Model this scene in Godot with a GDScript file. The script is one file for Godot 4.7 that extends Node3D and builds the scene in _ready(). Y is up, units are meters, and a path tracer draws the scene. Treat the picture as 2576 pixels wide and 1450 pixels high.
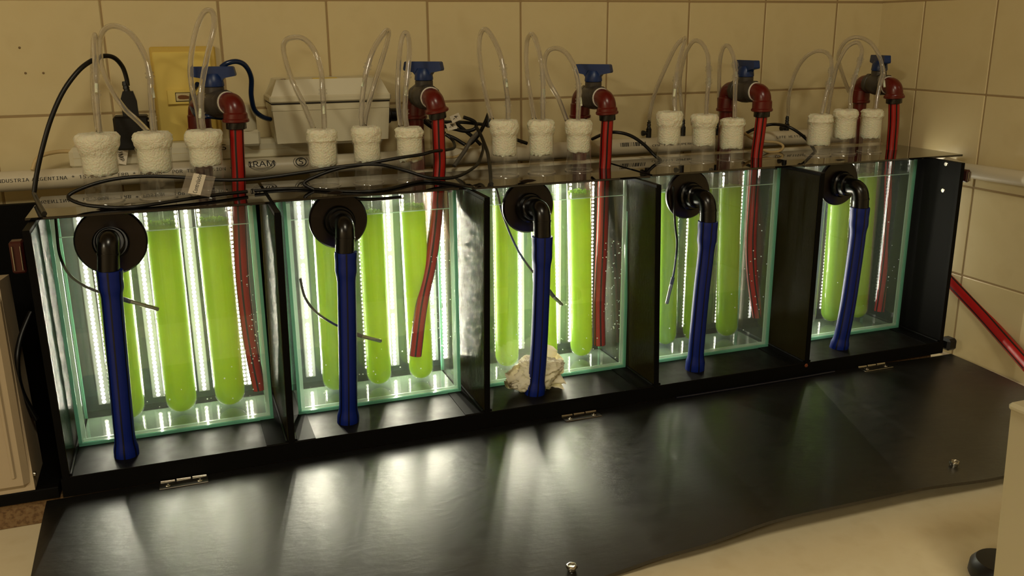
extends Node3D
# A row of five lit aquaria with green algae tubes in a black wooden cabinet, on a counter against a tiled wall.
# Metres, y up. x runs along the cabinet (0 = its left divider), z = 0 is the cabinet's front, the wall is at z = -0.311.

const PITCH := 0.258
const TH := 0.0072
const TOP := 0.2922
const WALL := -0.311
const RIGHT := 1.3846
const COUNTER := -0.0568
const TUBE_Z := -0.14

var M := {}
var counts := {}
var rng := RandomNumberGenerator.new()

class G:
	var st := SurfaceTool.new()
	var sg := 0
	func _init() -> void:
		st.begin(Mesh.PRIMITIVE_TRIANGLES)
	func flat() -> void:
		st.set_smooth_group(-1)
	func smooth() -> void:
		sg += 1
		st.set_smooth_group(sg)
	func tri(a: Vector3, b: Vector3, c: Vector3) -> void:
		st.add_vertex(a); st.add_vertex(c); st.add_vertex(b)
	func quad(a: Vector3, b: Vector3, c: Vector3, d: Vector3) -> void:
		tri(a, b, c); tri(a, c, d)
	func out3(a: Vector3, b: Vector3, c: Vector3, m: Vector3) -> void:
		if (b - a).cross(c - a).dot((a + b + c) / 3.0 - m) < 0.0:
			tri(a, c, b)
		else:
			tri(a, b, c)
	func out4(a: Vector3, b: Vector3, c: Vector3, d: Vector3, m: Vector3) -> void:
		out3(a, b, c, m); out3(a, c, d, m)
	# A box with chamfered edges, seen through t.
	func box(c: Vector3, s: Vector3, b := 0.0, t := Transform3D.IDENTITY) -> G:
		flat()
		var h := s / 2.0
		var m: Vector3 = t * c
		var p := func(x: float, y: float, z: float, k: int) -> Vector3:
			var v := Vector3(x * h.x, y * h.y, z * h.z)
			if k != 0: v.x -= b * x
			if k != 1: v.y -= b * y
			if k != 2: v.z -= b * z
			return t * (c + v)
		for q in [-1.0, 1.0]:
			out4(p.call(q, -1, -1, 0), p.call(q, 1, -1, 0), p.call(q, 1, 1, 0), p.call(q, -1, 1, 0), m)
			out4(p.call(-1, q, -1, 1), p.call(1, q, -1, 1), p.call(1, q, 1, 1), p.call(-1, q, 1, 1), m)
			out4(p.call(-1, -1, q, 2), p.call(1, -1, q, 2), p.call(1, 1, q, 2), p.call(-1, 1, q, 2), m)
		if b > 0.0:
			for i in [-1.0, 1.0]:
				for j in [-1.0, 1.0]:
					out4(p.call(i, j, -1, 0), p.call(i, j, 1, 0), p.call(i, j, 1, 1), p.call(i, j, -1, 1), m)
					out4(p.call(i, -1, j, 0), p.call(i, 1, j, 0), p.call(i, 1, j, 2), p.call(i, -1, j, 2), m)
					out4(p.call(-1, i, j, 1), p.call(1, i, j, 1), p.call(1, i, j, 2), p.call(-1, i, j, 2), m)
					for k in [-1.0, 1.0]:
						out3(p.call(i, j, k, 0), p.call(i, j, k, 1), p.call(i, j, k, 2), m)
		return self
	# A convex hull of eight corners: bottom four, then top four, each going round.
	func hexa(v: Array) -> G:
		flat()
		var m := Vector3.ZERO
		for q in v: m += q / 8.0
		out4(v[0], v[1], v[2], v[3], m); out4(v[4], v[5], v[6], v[7], m)
		for i in 4:
			var j := (i + 1) % 4
			out4(v[i], v[j], v[j + 4], v[i + 4], m)
		return self
	# A tube along points; r is a number or one number a point. a0..a1 (turns) picks a part of its round.
	func tube(pts: Array, r, seg := 12, caps := true, a0 := 0.0, a1 := 1.0, ref := Vector3(0, 0, 1), inward := false) -> G:
		var n := pts.size()
		var rings := []
		var side := Vector3.ZERO
		var full := a1 - a0 > 0.999
		for i in n:
			var t: Vector3 = (pts[mini(i + 1, n - 1)] - pts[maxi(i - 1, 0)]).normalized()
			if i == 0:
				side = ref - t * t.dot(ref)
				if side.length() < 0.1:
					side = Vector3(1, 0, 0) - t * t.x
			else:
				side = side - t * t.dot(side)
			side = side.normalized()
			var over := t.cross(side)
			var rad: float = r[i] if r is Array else r
			var ring := []
			for k in seg + 1:
				var a := TAU * lerpf(a0, a1, float(k) / seg)
				ring.append(pts[i] + (side * cos(a) + over * sin(a)) * rad)
			if full: ring[seg] = ring[0]
			rings.append(ring)
		smooth()
		for i in n - 1:
			for k in seg:
				if inward:
					quad(rings[i][k + 1], rings[i][k], rings[i + 1][k], rings[i + 1][k + 1])
				else:
					quad(rings[i][k], rings[i][k + 1], rings[i + 1][k + 1], rings[i + 1][k])
		if caps and full:
			flat()
			for k in seg:
				tri(pts[0], rings[0][k + 1], rings[0][k])
				tri(pts[n - 1], rings[n - 1][k], rings[n - 1][k + 1])
		return self
	# A profile of (radius, height) turned about an axis from o.
	func lathe(prof: Array, o: Vector3, axis := Vector3.UP, seg := 24, wob = null) -> G:
		var side := Vector3(0, 0, 1) - axis * axis.z
		if side.length() < 0.1: side = Vector3(1, 0, 0) - axis * axis.x
		side = side.normalized()
		var over := axis.cross(side)
		var rings := []
		for q in prof:
			var ring := []
			for k in seg:
				var a := TAU * k / seg
				var rad: float = q.x
				var hh: float = q.y
				if wob != null:
					var w: Vector2 = wob.call(a, q)
					rad += w.x; hh += w.y
				ring.append(o + axis * hh + (side * cos(a) + over * sin(a)) * rad)
			ring.append(ring[0])
			rings.append(ring)
		smooth()
		for i in prof.size() - 1:
			if i > 0 and absf((prof[i] - prof[i - 1]).angle_to(prof[i + 1] - prof[i])) > 0.6:
				smooth()
			for k in seg:
				if prof[i].x > 1e-6:
					tri(rings[i][k], rings[i][k + 1], rings[i + 1][k + 1])
				if prof[i + 1].x > 1e-6:
					tri(rings[i][k], rings[i + 1][k + 1], rings[i + 1][k])
		return self
	# A flat outline (counter-clockwise) in t's x-y plane, extruded along t's z.
	func ext(poly: Array, depth: float, t: Transform3D) -> G:
		flat()
		var pk := PackedVector2Array(poly)
		var idx := Geometry2D.triangulate_polygon(pk)
		var f := func(i: int, z: float) -> Vector3: return t * Vector3(pk[i].x, pk[i].y, z)
		for i in range(0, idx.size(), 3):
			var a := idx[i]; var b := idx[i + 1]; var c := idx[i + 2]
			if (pk[b] - pk[a]).cross(pk[c] - pk[a]) < 0.0:
				var w := b; b = c; c = w
			tri(f.call(a, depth), f.call(b, depth), f.call(c, depth))
			tri(f.call(a, 0.0), f.call(c, 0.0), f.call(b, 0.0))
		for i in pk.size():
			var j := (i + 1) % pk.size()
			quad(f.call(i, 0.0), f.call(j, 0.0), f.call(j, depth), f.call(i, depth))
		return self
	func ball(c: Vector3, r: float, seg := 8, rows := 5) -> G:
		var prof := []
		for i in rows + 1:
			var a := -PI / 2 + PI * i / rows
			prof.append(Vector2(maxf(0.0, cos(a) * r) if i > 0 and i < rows else 0.0, sin(a) * r))
		smooth()
		var keep := sg
		lathe(prof, c, Vector3.UP, seg)
		sg = maxi(sg, keep)
		return self
	func done() -> ArrayMesh:
		st.generate_normals()
		return st.commit()

# ---------- naming and placing ----------
func called(parent: Node, name_: String) -> String:
	var key := str(parent.get_instance_id()) + name_
	counts[key] = counts.get(key, -1) + 1
	return name_ if counts[key] == 0 else "%s_%03d" % [name_, counts[key]]

func put(parent: Node3D, name_: String, mesh: Mesh, m: Material) -> MeshInstance3D:
	var o := MeshInstance3D.new()
	o.name = called(parent, name_)
	o.mesh = mesh
	if m: o.material_override = m
	o.cast_shadow = GeometryInstance3D.SHADOW_CASTING_SETTING_ON
	parent.add_child(o, true)
	if parent.has_meta("base"):
		o.position = -parent.get_meta("base")
	return o

func obj(parent: Node3D, name_: String, g: G, m: Material) -> MeshInstance3D:
	return put(parent, name_, g.done(), m)

func thing(name_: String, label: String, category: String, at := Vector3.ZERO, group := "") -> Node3D:
	var o := Node3D.new()
	o.name = called(self, name_)
	add_child(o, true)
	o.position = at
	o.set_meta("base", at)
	o.set_meta("label", label)
	o.set_meta("category", category)
	if group: o.set_meta("group", group)
	return o

func tag(o: Node, label: String, category: String, group := "") -> Node:
	o.set_meta("label", label)
	o.set_meta("category", category)
	if group: o.set_meta("group", group)
	return o

func struct(name_: String, g: G, m: Material) -> MeshInstance3D:
	var o := obj(self, name_, g, m)
	o.set_meta("kind", "structure")
	return o

func curve(pts: Array, per := 8) -> Array:
	var out := []
	var n := pts.size()
	for i in n - 1:
		var a: Vector3 = pts[maxi(i - 1, 0)]
		var b: Vector3 = pts[i]
		var c: Vector3 = pts[i + 1]
		var d: Vector3 = pts[mini(i + 2, n - 1)]
		for k in per:
			out.append(b.cubic_interpolate(c, a, d, float(k) / per))
	out.append(pts[n - 1])
	return out

func mat(color: Color, rough := 0.5, metal := 0.0, spec := 0.5) -> StandardMaterial3D:
	var m := StandardMaterial3D.new()
	m.albedo_color = color
	m.roughness = rough
	m.metallic = metal
	m.metallic_specular = spec
	return m

func pane(color: Color, alpha: float, rough := 0.0) -> StandardMaterial3D:
	var m := mat(Color(color, alpha), rough)
	m.transparency = BaseMaterial3D.TRANSPARENCY_ALPHA
	return m

func noise(freq: float, ramp: Array, size := 512, seed_ := 1, octaves := 4, normal := false) -> NoiseTexture2D:
	var t := NoiseTexture2D.new()
	var n := FastNoiseLite.new()
	n.noise_type = FastNoiseLite.TYPE_SIMPLEX_SMOOTH
	n.frequency = freq
	n.seed = seed_
	n.fractal_octaves = octaves
	t.noise = n
	t.width = size; t.height = size
	t.seamless = true
	if ramp.size():
		var g := Gradient.new()
		g.offsets = PackedFloat32Array(ramp.map(func(r): return r[0]))
		g.colors = PackedColorArray(ramp.map(func(r): return r[1]))
		t.color_ramp = g
	t.as_normal_map = normal
	return t

func tri_map(m: StandardMaterial3D, scale_: Vector3) -> void:
	m.uv1_triplanar = true
	m.uv1_world_triplanar = true
	m.uv1_scale = scale_

func text(parent: Node3D, name_: String, s: String, height: float, at: Vector3, basis_: Basis, m: Material, font := "Droid Sans", stretch := 1.0) -> void:
	var t := TextMesh.new()
	var f := SystemFont.new()
	f.font_names = PackedStringArray([font])
	t.font = f
	t.text = s
	t.font_size = 32
	t.pixel_size = height / 23.0
	t.depth = 0.0003
	t.curve_step = 2.0
	var o := put(parent, name_, t, m)
	o.transform = Transform3D(basis_.scaled_local(Vector3(stretch, 1, 1)), at - (parent.get_meta("base") if parent.has_meta("base") else Vector3.ZERO))

func _ready() -> void:
	rng.seed = 77
	# ----- camera, surroundings, exposure -----
	var cam := Camera3D.new()
	cam.name = "camera"
	cam.transform = Transform3D(Basis(Vector3(0.937663, -0.007885, 0.347456), Vector3(0.101517, 0.962357, -0.252118), Vector3(-0.332389, 0.271674, 0.903167)), Vector3(0.1562, 0.493, 1.0724))
	cam.fov = 35.1518
	cam.near = 0.02
	cam.far = 30.0
	add_child(cam)
	cam.current = true
	var env := Environment.new()
	env.background_mode = Environment.BG_COLOR
	env.background_color = Color(0.01, 0.008, 0.006)
	env.tonemap_mode = Environment.TONE_MAPPER_LINEAR
	env.tonemap_exposure = 1.0
	env.sdfgi_enabled = true
	env.ssao_enabled = true
	env.ssil_enabled = true
	var we := WorldEnvironment.new()
	we.name = "world_environment"
	we.environment = env
	add_child(we)
	materials()
	room_lamp()
	room()
	cabinet()
	lids()
	for k in 5:
		aquarium(k)
		led_bank(k)
	tubes()
	drains()
	inlets()
	air_tubes()
	pipes()
	wall_fittings()
	probes_and_cables()
	oddments()

func materials() -> void:
	M.tile = mat(Color(0.84, 0.78, 0.61), 0.22)
	M.tile.albedo_texture = noise(0.006, [[0.0, Color(0.965, 0.955, 0.94)], [0.45, Color(1, 1, 1)], [1.0, Color(0.985, 0.98, 0.965)]], 512, 3, 5)
	M.tile.normal_enabled = true
	M.tile.normal_texture = noise(0.004, [], 512, 9, 2, true)
	M.tile.normal_scale = 0.12
	tri_map(M.tile, Vector3.ONE * 2.7)
	M.grout = mat(Color(0.62, 0.53, 0.38), 0.95)
	M.plaster = mat(Color(0.72, 0.66, 0.55), 0.9)
	M.counter = mat(Color(0.90, 0.84, 0.70), 0.4)
	M.counter.albedo_texture = noise(0.02, [[0.0, Color(0.965, 0.955, 0.935)], [0.5, Color(1, 1, 1)], [1.0, Color(0.985, 0.98, 0.965)]], 512, 5, 5)
	tri_map(M.counter, Vector3.ONE * 2.0)
	# black laminate: outside matt, inside faces a glossy brushed foil, the front flap with fine scratches
	M.black = mat(Color(0.036, 0.033, 0.029), 0.55, 0.0, 0.2)
	M.foil = mat(Color(0.15, 0.135, 0.07), 0.20, 0.0, 0.12)
	M.foil.normal_enabled = true
	var brushed := Image.create(256, 256, true, Image.FORMAT_RGB8)
	var bn := FastNoiseLite.new()
	bn.seed = 4
	bn.frequency = 0.35
	for y in 256:
		for x in 256:
			var v := 0.5 + 0.5 * bn.get_noise_2d(x * 1.6, y * 0.045)
			brushed.set_pixel(x, y, Color(v, v, v))
	brushed.bump_map_to_normal_map(3.0)
	M.foil.normal_texture = ImageTexture.create_from_image(brushed)
	M.foil.normal_scale = 0.16
	tri_map(M.foil, Vector3.ONE * 9.0)
	M.floor_laminate = mat(Color(0.06, 0.054, 0.045), 0.52, 0.0, 0.27)
	M.floor_laminate.roughness_texture = noise(0.02, [[0.0, Color(0.75, 0.75, 0.75)], [1.0, Color(1, 1, 1)]], 512, 12, 5)
	tri_map(M.floor_laminate, Vector3.ONE * 4.0)
	M.flap = mat(Color(0.052, 0.048, 0.042), 0.36, 0.0, 0.72)
	M.flap.roughness_texture = noise(0.012, [[0.0, Color(0.82, 0.82, 0.82)], [0.5, Color(0.95, 0.95, 0.95)], [1.0, Color(1, 1, 1)]], 512, 21, 6)
	M.flap.normal_enabled = true
	M.flap.normal_texture = noise(0.03, [], 512, 22, 4, true)
	M.flap.normal_scale = 0.05
	tri_map(M.flap, Vector3(3.0, 3.0, 9.0))
	M.lid = mat(Color(0.035, 0.028, 0.026), 0.03, 0.0, 0.75)
	M.lid.clearcoat_enabled = true
	M.lid.clearcoat = 0.35
	M.lid.clearcoat_roughness = 0.02
	M.glass = pane(Color(0.9, 1.0, 0.97), 0.02)
	M.glass_edge = mat(Color(0.40, 0.66, 0.57), 0.15)
	M.glass_edge.backlight_enabled = true
	M.glass_edge.backlight = Color(0.66, 0.78, 0.72)
	M.silicone = pane(Color(0.80, 0.92, 0.84), 0.35, 0.2)
	M.base_glass = pane(Color(0.70, 0.82, 0.72), 0.16, 0.05)
	M.water = pane(Color(0.85, 0.95, 0.93), 0.04)
	M.tube_glass = pane(Color(0.96, 1.0, 0.97), 0.025)
	M.hose_clear = pane(Color(0.74, 0.69, 0.62), 0.19, 0.08)
	M.hose_clear = mat(Color(0.95, 0.94, 0.92, 0.09), 0.03)
	M.hose_clear.refraction_enabled = true
	M.hose_clear.refraction_scale = 0.040
	M.connector = pane(Color(0.80, 0.78, 0.74), 0.16, 0.05)
	M.culture = mat(Color(0.46, 0.66, 0.01), 0.35)
	M.culture.backlight_enabled = true
	M.culture.backlight = Color(0.71, 0.745, 0.07)
	M.froth = mat(Color(0.78, 0.90, 0.50), 0.2)
	M.froth.backlight_enabled = true
	M.froth.backlight = Color(0.9, 1.0, 0.7)
	M.bubble = mat(Color(0.92, 0.95, 0.93), 0.05, 0.0, 0.8)
	M.foam = mat(Color(0.90, 0.885, 0.79), 0.85)
	M.foam.heightmap_enabled = true
	M.foam.heightmap_texture = noise(0.09, [], 256, 31, 3)
	M.foam.heightmap_scale = 0.12
	M.foam.subsurf_scatter_enabled = true
	M.foam.subsurf_scatter_strength = 0.3
	tri_map(M.foam, Vector3.ONE * 14.0)
	M.back_metal = mat(Color(0.22, 0.24, 0.255), 0.45, 0.5)
	M.back_metal.roughness_texture = noise(0.03, [[0.0, Color(0.7, 0.7, 0.7)], [1.0, Color(1, 1, 1)]], 256, 41, 5)
	tri_map(M.back_metal, Vector3.ONE * 5.0)
	M.channel = mat(Color(0.60, 0.60, 0.60), 0.5)
	M.pcb = mat(Color(0.34, 0.34, 0.33), 0.6)
	for q in [["led_bright", 6.0], ["led_mid", 3.0], ["led_dim", 1.6]]:
		var e := mat(Color(1, 1, 1), 0.4)
		e.emission_enabled = true
		e.emission = Color(1.0, 0.985, 0.90)
		e.emission_energy_multiplier = q[1]
		M[q[0]] = e
	M.red_hose = mat(Color(0.62, 0.06, 0.045), 0.34)
	M.hose_stripe = mat(Color(0.03, 0.02, 0.022), 0.4)
	M.blue_hose = mat(Color(0.03, 0.12, 0.44), 0.42, 0.0, 0.4)
	M.blue_stripe = mat(Color(0.02, 0.03, 0.10), 0.4)
	M.red_pvc = mat(Color(0.36, 0.07, 0.05), 0.28)
	M.gray_pvc = mat(Color(0.23, 0.21, 0.19), 0.4)
	M.black_pvc = mat(Color(0.035, 0.032, 0.03), 0.25)
	M.handle = mat(Color(0.02, 0.16, 0.37), 0.38)
	M.ptfe = mat(Color(0.92, 0.90, 0.85), 0.6)
	M.flange = mat(Color(0.075, 0.035, 0.03), 0.3)
	M.white_pvc = mat(Color(0.80, 0.76, 0.66), 0.4)
	M.abs_white = mat(Color(0.82, 0.79, 0.68), 0.42)
	M.case = mat(Color(0.70, 0.63, 0.52), 0.45)
	M.seam = mat(Color(0.10, 0.08, 0.06), 0.8)
	M.yellow = mat(Color(0.90, 0.80, 0.42), 0.4)
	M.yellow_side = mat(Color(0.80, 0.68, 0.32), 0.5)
	M.cream = mat(Color(0.80, 0.74, 0.56), 0.45)
	M.rust = mat(Color(0.45, 0.28, 0.12), 0.8)
	M.hole = mat(Color(0.50, 0.42, 0.30), 0.9)
	M.sticker = mat(Color(0.86, 0.74, 0.16), 0.6)
	M.rubber = mat(Color(0.025, 0.023, 0.022), 0.45)
	M.cable = mat(Color(0.035, 0.032, 0.03), 0.42)
	M.gray_cable = mat(Color(0.36, 0.34, 0.30), 0.5)
	M.white_cable = mat(Color(0.78, 0.68, 0.48), 0.5)
	M.blue_tube = mat(Color(0.05, 0.14, 0.28), 0.2)
	M.steel = mat(Color(0.72, 0.70, 0.66), 0.25, 1.0)
	M.probe = mat(Color(0.62, 0.60, 0.55), 0.22, 1.0)
	M.ink = mat(Color(0.03, 0.028, 0.03), 0.7)
	M.paper = mat(Color(0.86, 0.82, 0.74), 0.8)
	M.clear_film = pane(Color(0.9, 0.85, 0.78), 0.12, 0.06)
	M.brown_latch = mat(Color(0.25, 0.08, 0.06), 0.35)
	M.tissue = mat(Color(0.95, 0.93, 0.85), 0.85)
	M.tissue.backlight_enabled = true
	M.tissue.backlight = Color(0.75, 0.73, 0.64)
	M.wood = mat(Color(0.50, 0.41, 0.28), 0.75)
	M.wood.albedo_texture = noise(0.05, [[0.0, Color(0.62, 0.52, 0.42)], [0.5, Color(0.95, 0.9, 0.85)], [1.0, Color(1, 1, 1)]], 512, 51, 6)
	tri_map(M.wood, Vector3.ONE * 6.0)
	M.frosted = mat(Color(0.74, 0.70, 0.58), 0.3)
	M.frosted.backlight_enabled = true
	M.frosted.backlight = Color(0.35, 0.34, 0.3)
	M.chip = mat(Color(0.45, 0.22, 0.09), 0.9)

func room_lamp() -> void:
	for q in [[Vector3(-2.5, 1.62, 2.6), 6.1, "warm square ceiling lamp of the room, left of the picture"], [Vector3(0.3, 1.62, 1.5), 1.45, "warm square ceiling lamp of the room, behind the camera"]]:
		var c: Vector3 = q[0]
		var t := thing("ceiling_lamp", q[2], "lamp", c)
		obj(t, "housing", G.new().box(c + Vector3(0, -0.005, 0), Vector3(0.46, 0.05, 0.46), 0.006), M.abs_white)
		var glow := mat(Color(1, 0.95, 0.85), 0.6)
		glow.emission_enabled = true
		glow.emission = Color(1.0, 0.92, 0.74)
		glow.emission_energy_multiplier = 1.5
		obj(t, "diffuser", G.new().box(c + Vector3(0, -0.035, 0), Vector3(0.4, 0.01, 0.4), 0.002), glow)
		var l := AreaLight3D.new()
		l.name = called(self, "ceiling_lamp_glow")
		l.area_size = Vector2(0.4, 0.4)
		l.light_color = Color(1.0, 0.96, 0.845)
		l.light_energy = q[1]
		l.area_range = 8.0
		l.area_attenuation = 2.0
		l.shadow_enabled = true
		l.transform = Transform3D(Basis(Vector3.RIGHT, -PI / 2), c + Vector3(0, -0.043, 0))
		add_child(l)

func tile_wall(name_: String, label_axis: Vector3, origin: Vector3, u0: int, u1: int) -> void:
	var w := Node3D.new()
	w.name = name_
	add_child(w)
	w.set_meta("kind", "structure")
	var back := G.new()
	var n := Vector3(0, 0, 1) if label_axis.x > 0.5 else Vector3(-1, 0, 0)
	var lo := label_axis * (u0 * 0.1503)
	var hi := label_axis * ((u1 + 1) * 0.1503)
	var c := origin + (lo + hi) / 2.0 + Vector3(0, 0.33, 0) - n * 0.0512
	var s := Vector3(absf(hi.x - lo.x), 2.6, 0.1) if n.z > 0.5 else Vector3(0.1, 2.6, absf(hi.z - lo.z))
	c.y = 0.35
	obj(w, "grout", back.box(c, s), M.grout)
	var size := Vector3(0.1484, 0.1478, 0.007) if n.z > 0.5 else Vector3(0.007, 0.1478, 0.1484)
	var shape := G.new().box(Vector3.ZERO, size, 0.0014).done()
	for i in range(u0, u1 + 1):
		for j in range(-3, 3):
			var o := put(w, "tile", shape, M.tile)
			o.position = origin + label_axis * ((i + 0.5) * 0.1503) + Vector3(0, (j + 0.5) * 0.1497, 0) - n * (0.0035 + rng.randf() * 0.0006)
			o.rotation = (Vector3(rng.randf() - 0.5, rng.randf() - 0.5, 0) if n.z > 0.5 else Vector3(0, rng.randf() - 0.5, rng.randf() - 0.5)) * 0.006

func room() -> void:
	tile_wall("wall_back", Vector3(1, 0, 0), Vector3(0.0828, 0.3885, WALL), -7, 8)
	tile_wall("wall_right", Vector3(0, 0, 1), Vector3(RIGHT, 0.3885, -0.21), -1, 7)
	struct("wall_left", G.new().box(Vector3(-3.25, 0.35, 1.6), Vector3(0.1, 2.6, 4.0)), M.plaster)
	struct("wall_front", G.new().box(Vector3(-0.93, 0.35, 3.55), Vector3(4.8, 2.6, 0.1)), M.plaster)
	struct("wall_near", G.new().box(Vector3(RIGHT + 0.05, 0.35, 2.29), Vector3(0.1, 2.6, 2.6)), M.plaster)
	struct("wall_far", G.new().box(Vector3(-2.08, 0.35, WALL - 0.05), Vector3(2.32, 2.6, 0.1)), M.plaster)
	struct("ceiling", G.new().box(Vector3(-0.93, 1.69, 1.6), Vector3(4.8, 0.1, 4.0)), M.plaster)
	struct("floor", G.new().box(Vector3(-0.93, -0.95, 1.6), Vector3(4.8, 0.1, 4.0)), M.plaster)
	struct("trim", G.new().tube([Vector3(RIGHT - 0.002, COUNTER, WALL), Vector3(RIGHT - 0.002, COUNTER, 0.6)], 0.0045, 8), M.plaster)
	tag(obj(self, "countertop", G.new().box(Vector3(-0.26, COUNTER - 0.02, 0.145), Vector3(3.288, 0.04, 0.91), 0.004), M.counter), "cream stone countertop under the black cabinet and its flap", "countertop")
	# old drilled holes and glue marks on the tile at the left
	var marks := G.new()
	for q in [Vector3(-0.0185, 0.4448, -0.3108), Vector3(0.0028, 0.4444, -0.3108), Vector3(-0.0211, 0.4774, -0.3108)]:
		marks.lathe([Vector2(0, 0), Vector2(0.0015, 0), Vector2(0.0010, 0.0006), Vector2(0, 0.0004)], q, Vector3(0, 0, 1), 10)
	var w := get_node("wall_back")
	obj(w, "drill_hole", marks, M.hole)

func divider_x(k: int, y: float) -> float:
	# the dividers stand a little out of plumb
	var lo: float = [0.0, 0.2565, 0.5143, 0.7709, 1.0315, 1.2945][k]
	var hi: float = [-0.0015, 0.2610, 0.5185, 0.7630, 1.0310, 1.2932][k]
	return lerpf(lo, hi, y / TOP)

func upright(xa0: float, xa1: float, xb0: float, xb1: float, y0: float, y1: float, z0: float, z1: float) -> G:
	return G.new().hexa([Vector3(xa0, y0, z0), Vector3(xa1, y0, z0), Vector3(xa1, y0, z1), Vector3(xa0, y0, z1), Vector3(xb0, y1, z0), Vector3(xb1, y1, z0), Vector3(xb1, y1, z1), Vector3(xb0, y1, z1)])

func flap_back(x: float) -> float:
	return lerpf(-0.0238, -0.0188, (x + 0.0055) / 1.3055) - 0.0003 - 0.0036 * smoothstep(1.14, 1.29, x)

func cabinet() -> void:
	var t := thing("tank_cabinet", "long black wooden cabinet of five open bays holding the lit tanks", "cabinet", Vector3(0.648, -0.0245, -0.1))
	# bottom board
	var bb := G.new()
	bb.hexa([Vector3(-0.0055, -0.0238, -0.206), Vector3(1.3, -0.0188, -0.206), Vector3(1.3, -0.0188, 0), Vector3(-0.0055, -0.0238, 0), Vector3(-0.0055, -0.0005, -0.206), Vector3(1.3, -0.0005, -0.206), Vector3(1.3, -0.0005, 0), Vector3(-0.0055, -0.0005, 0)])
	obj(t, "bottom_board", bb, M.black)
	for k in 5:
		var xl := divider_x(k, 0) + TH / 2
		var xr := divider_x(k + 1, 0) - TH / 2
		obj(t, "bay_floor", G.new().box(Vector3((xl + xr) / 2, 0.0, -0.1), Vector3(xr - xl, 0.0016, 0.1985), 0.0003), M.floor_laminate)
		for sd in 2:
			if sd == 0 and k != 1: continue
			var xx: float = xr - 0.014 if sd == 1 else xl + 0.013
			obj(t, "floor_tape", G.new().box(Vector3(xx, 0.0012, -0.0425), Vector3(0.026, 0.0008, 0.083), 0.0002), M.black)
		if k < 5:
			for sd in 2:
				var sx: float = xl + 0.0016 if sd == 0 else xr - 0.0016
				obj(t, "corner_bead", G.new().tube([Vector3(sx, 0.0022, -0.0015), Vector3(sx, 0.0022, -0.2)], 0.0022, 8), M.black)
	for k in 6:
		var a0 := divider_x(k, 0) - TH / 2
		var b0 := divider_x(k, TOP) - TH / 2
		var d := obj(t, "side_panel" if k == 0 or k == 5 else "divider", upright(a0, a0 + TH, b0, b0 + TH, -0.0005, TOP, -0.205, 0.0), M.black)
		# the shiny brushed lining on the faces that look into the bays
		for sd in 2:
			if (k == 0 and sd == 0) or (k == 5): continue
			var off: float = -0.0007 if sd == 0 else TH + 0.0001
			obj(d, "foil_lining", upright(a0 + off, a0 + off + 0.0006, b0 + off, b0 + off + 0.0006, 0.004, TOP - 0.004, -0.2, -0.0015), M.foil)
	obj(t, "back_board", G.new().box(Vector3(0.6465, 0.146, -0.2085), Vector3(1.303, 0.29, 0.005)), M.black)
	# the drop-down front, lying open on the counter; its free edge is warped
	var f := G.new()
	var nx := 66
	var nz := 18
	var edge := func(x: float) -> float:
		var xs := [-0.03, 0.30, 0.50, 0.62, 0.75, 0.92, 1.07, 1.20, 1.33]
		var ys := [-0.0518, -0.0515, -0.0500, -0.0390, -0.0262, -0.0272, -0.0362, -0.0395, -0.0400]
		for i in 8:
			if x <= xs[i + 1]:
				return lerpf(ys[i], ys[i + 1], smoothstep(0.0, 1.0, (x - xs[i]) / (xs[i + 1] - xs[i])))
		return ys[8]
	var top := func(i: int, j: int) -> Vector3:
		var x := lerpf(-0.0232, 1.318, float(i) / nx)
		var v := float(j) / nz
		return Vector3(x, lerpf(flap_back(x), edge.call(x), pow(v, 1.6)), lerpf(0.0005, 0.333, v))
	var dn := Vector3(0, -0.004, 0)
	f.smooth()
	for i in nx:
		for j in nz:
			f.quad(top.call(i, j), top.call(i, j + 1), top.call(i + 1, j + 1), top.call(i + 1, j))
	f.smooth()
	for i in nx:
		for j in nz:
			f.quad(top.call(i, j) + dn, top.call(i + 1, j) + dn, top.call(i + 1, j + 1) + dn, top.call(i, j + 1) + dn)
	f.flat()
	for i in nx:
		f.quad(top.call(i, nz) + dn, top.call(i + 1, nz) + dn, top.call(i + 1, nz), top.call(i, nz))
		f.quad(top.call(i + 1, 0) + dn, top.call(i, 0) + dn, top.call(i, 0), top.call(i + 1, 0))
	for j in nz:
		f.quad(top.call(0, j) + dn, top.call(0, j + 1) + dn, top.call(0, j + 1), top.call(0, j))
		f.quad(top.call(nx, j + 1) + dn, top.call(nx, j) + dn, top.call(nx, j), top.call(nx, j + 1))
	var flap := obj(t, "drop_front", f, M.flap)
	flap.set_meta("label", "wide black drop-down front lying open on the counter")
	for q in [Vector3(0.4992, -0.044, 0.313), Vector3(1.0262, -0.034, 0.2966)]:
		var b: Vector3 = q
		b.y = lerpf(flap_back(b.x), edge.call(b.x), pow((b.z - 0.0022) / 0.331, 1.6))
		var g := G.new()
		g.lathe([Vector2(0.0042, 0), Vector2(0.0042, 0.003)], b, Vector3.UP, 12)
		g.lathe([Vector2(0.0, 0.003), Vector2(0.0062, 0.003), Vector2(0.0064, 0.0042), Vector2(0.0058, 0.0062), Vector2(0.0046, 0.0064), Vector2(0.0042, 0.0052), Vector2(0, 0.0050)], b, Vector3.UP, 6)
		obj(flap, "bolt", g, M.steel)
	var scuff := G.new()
	scuff.lathe([Vector2(0.0042, 0.0), Vector2(0.0036, 0.0007), Vector2(0.0018, 0.0009), Vector2(0, 0.0003)], Vector3(0.6604, -0.0345, 0.2379), Vector3.UP, 9)
	obj(flap, "paint_blister", scuff, M.black)
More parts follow.
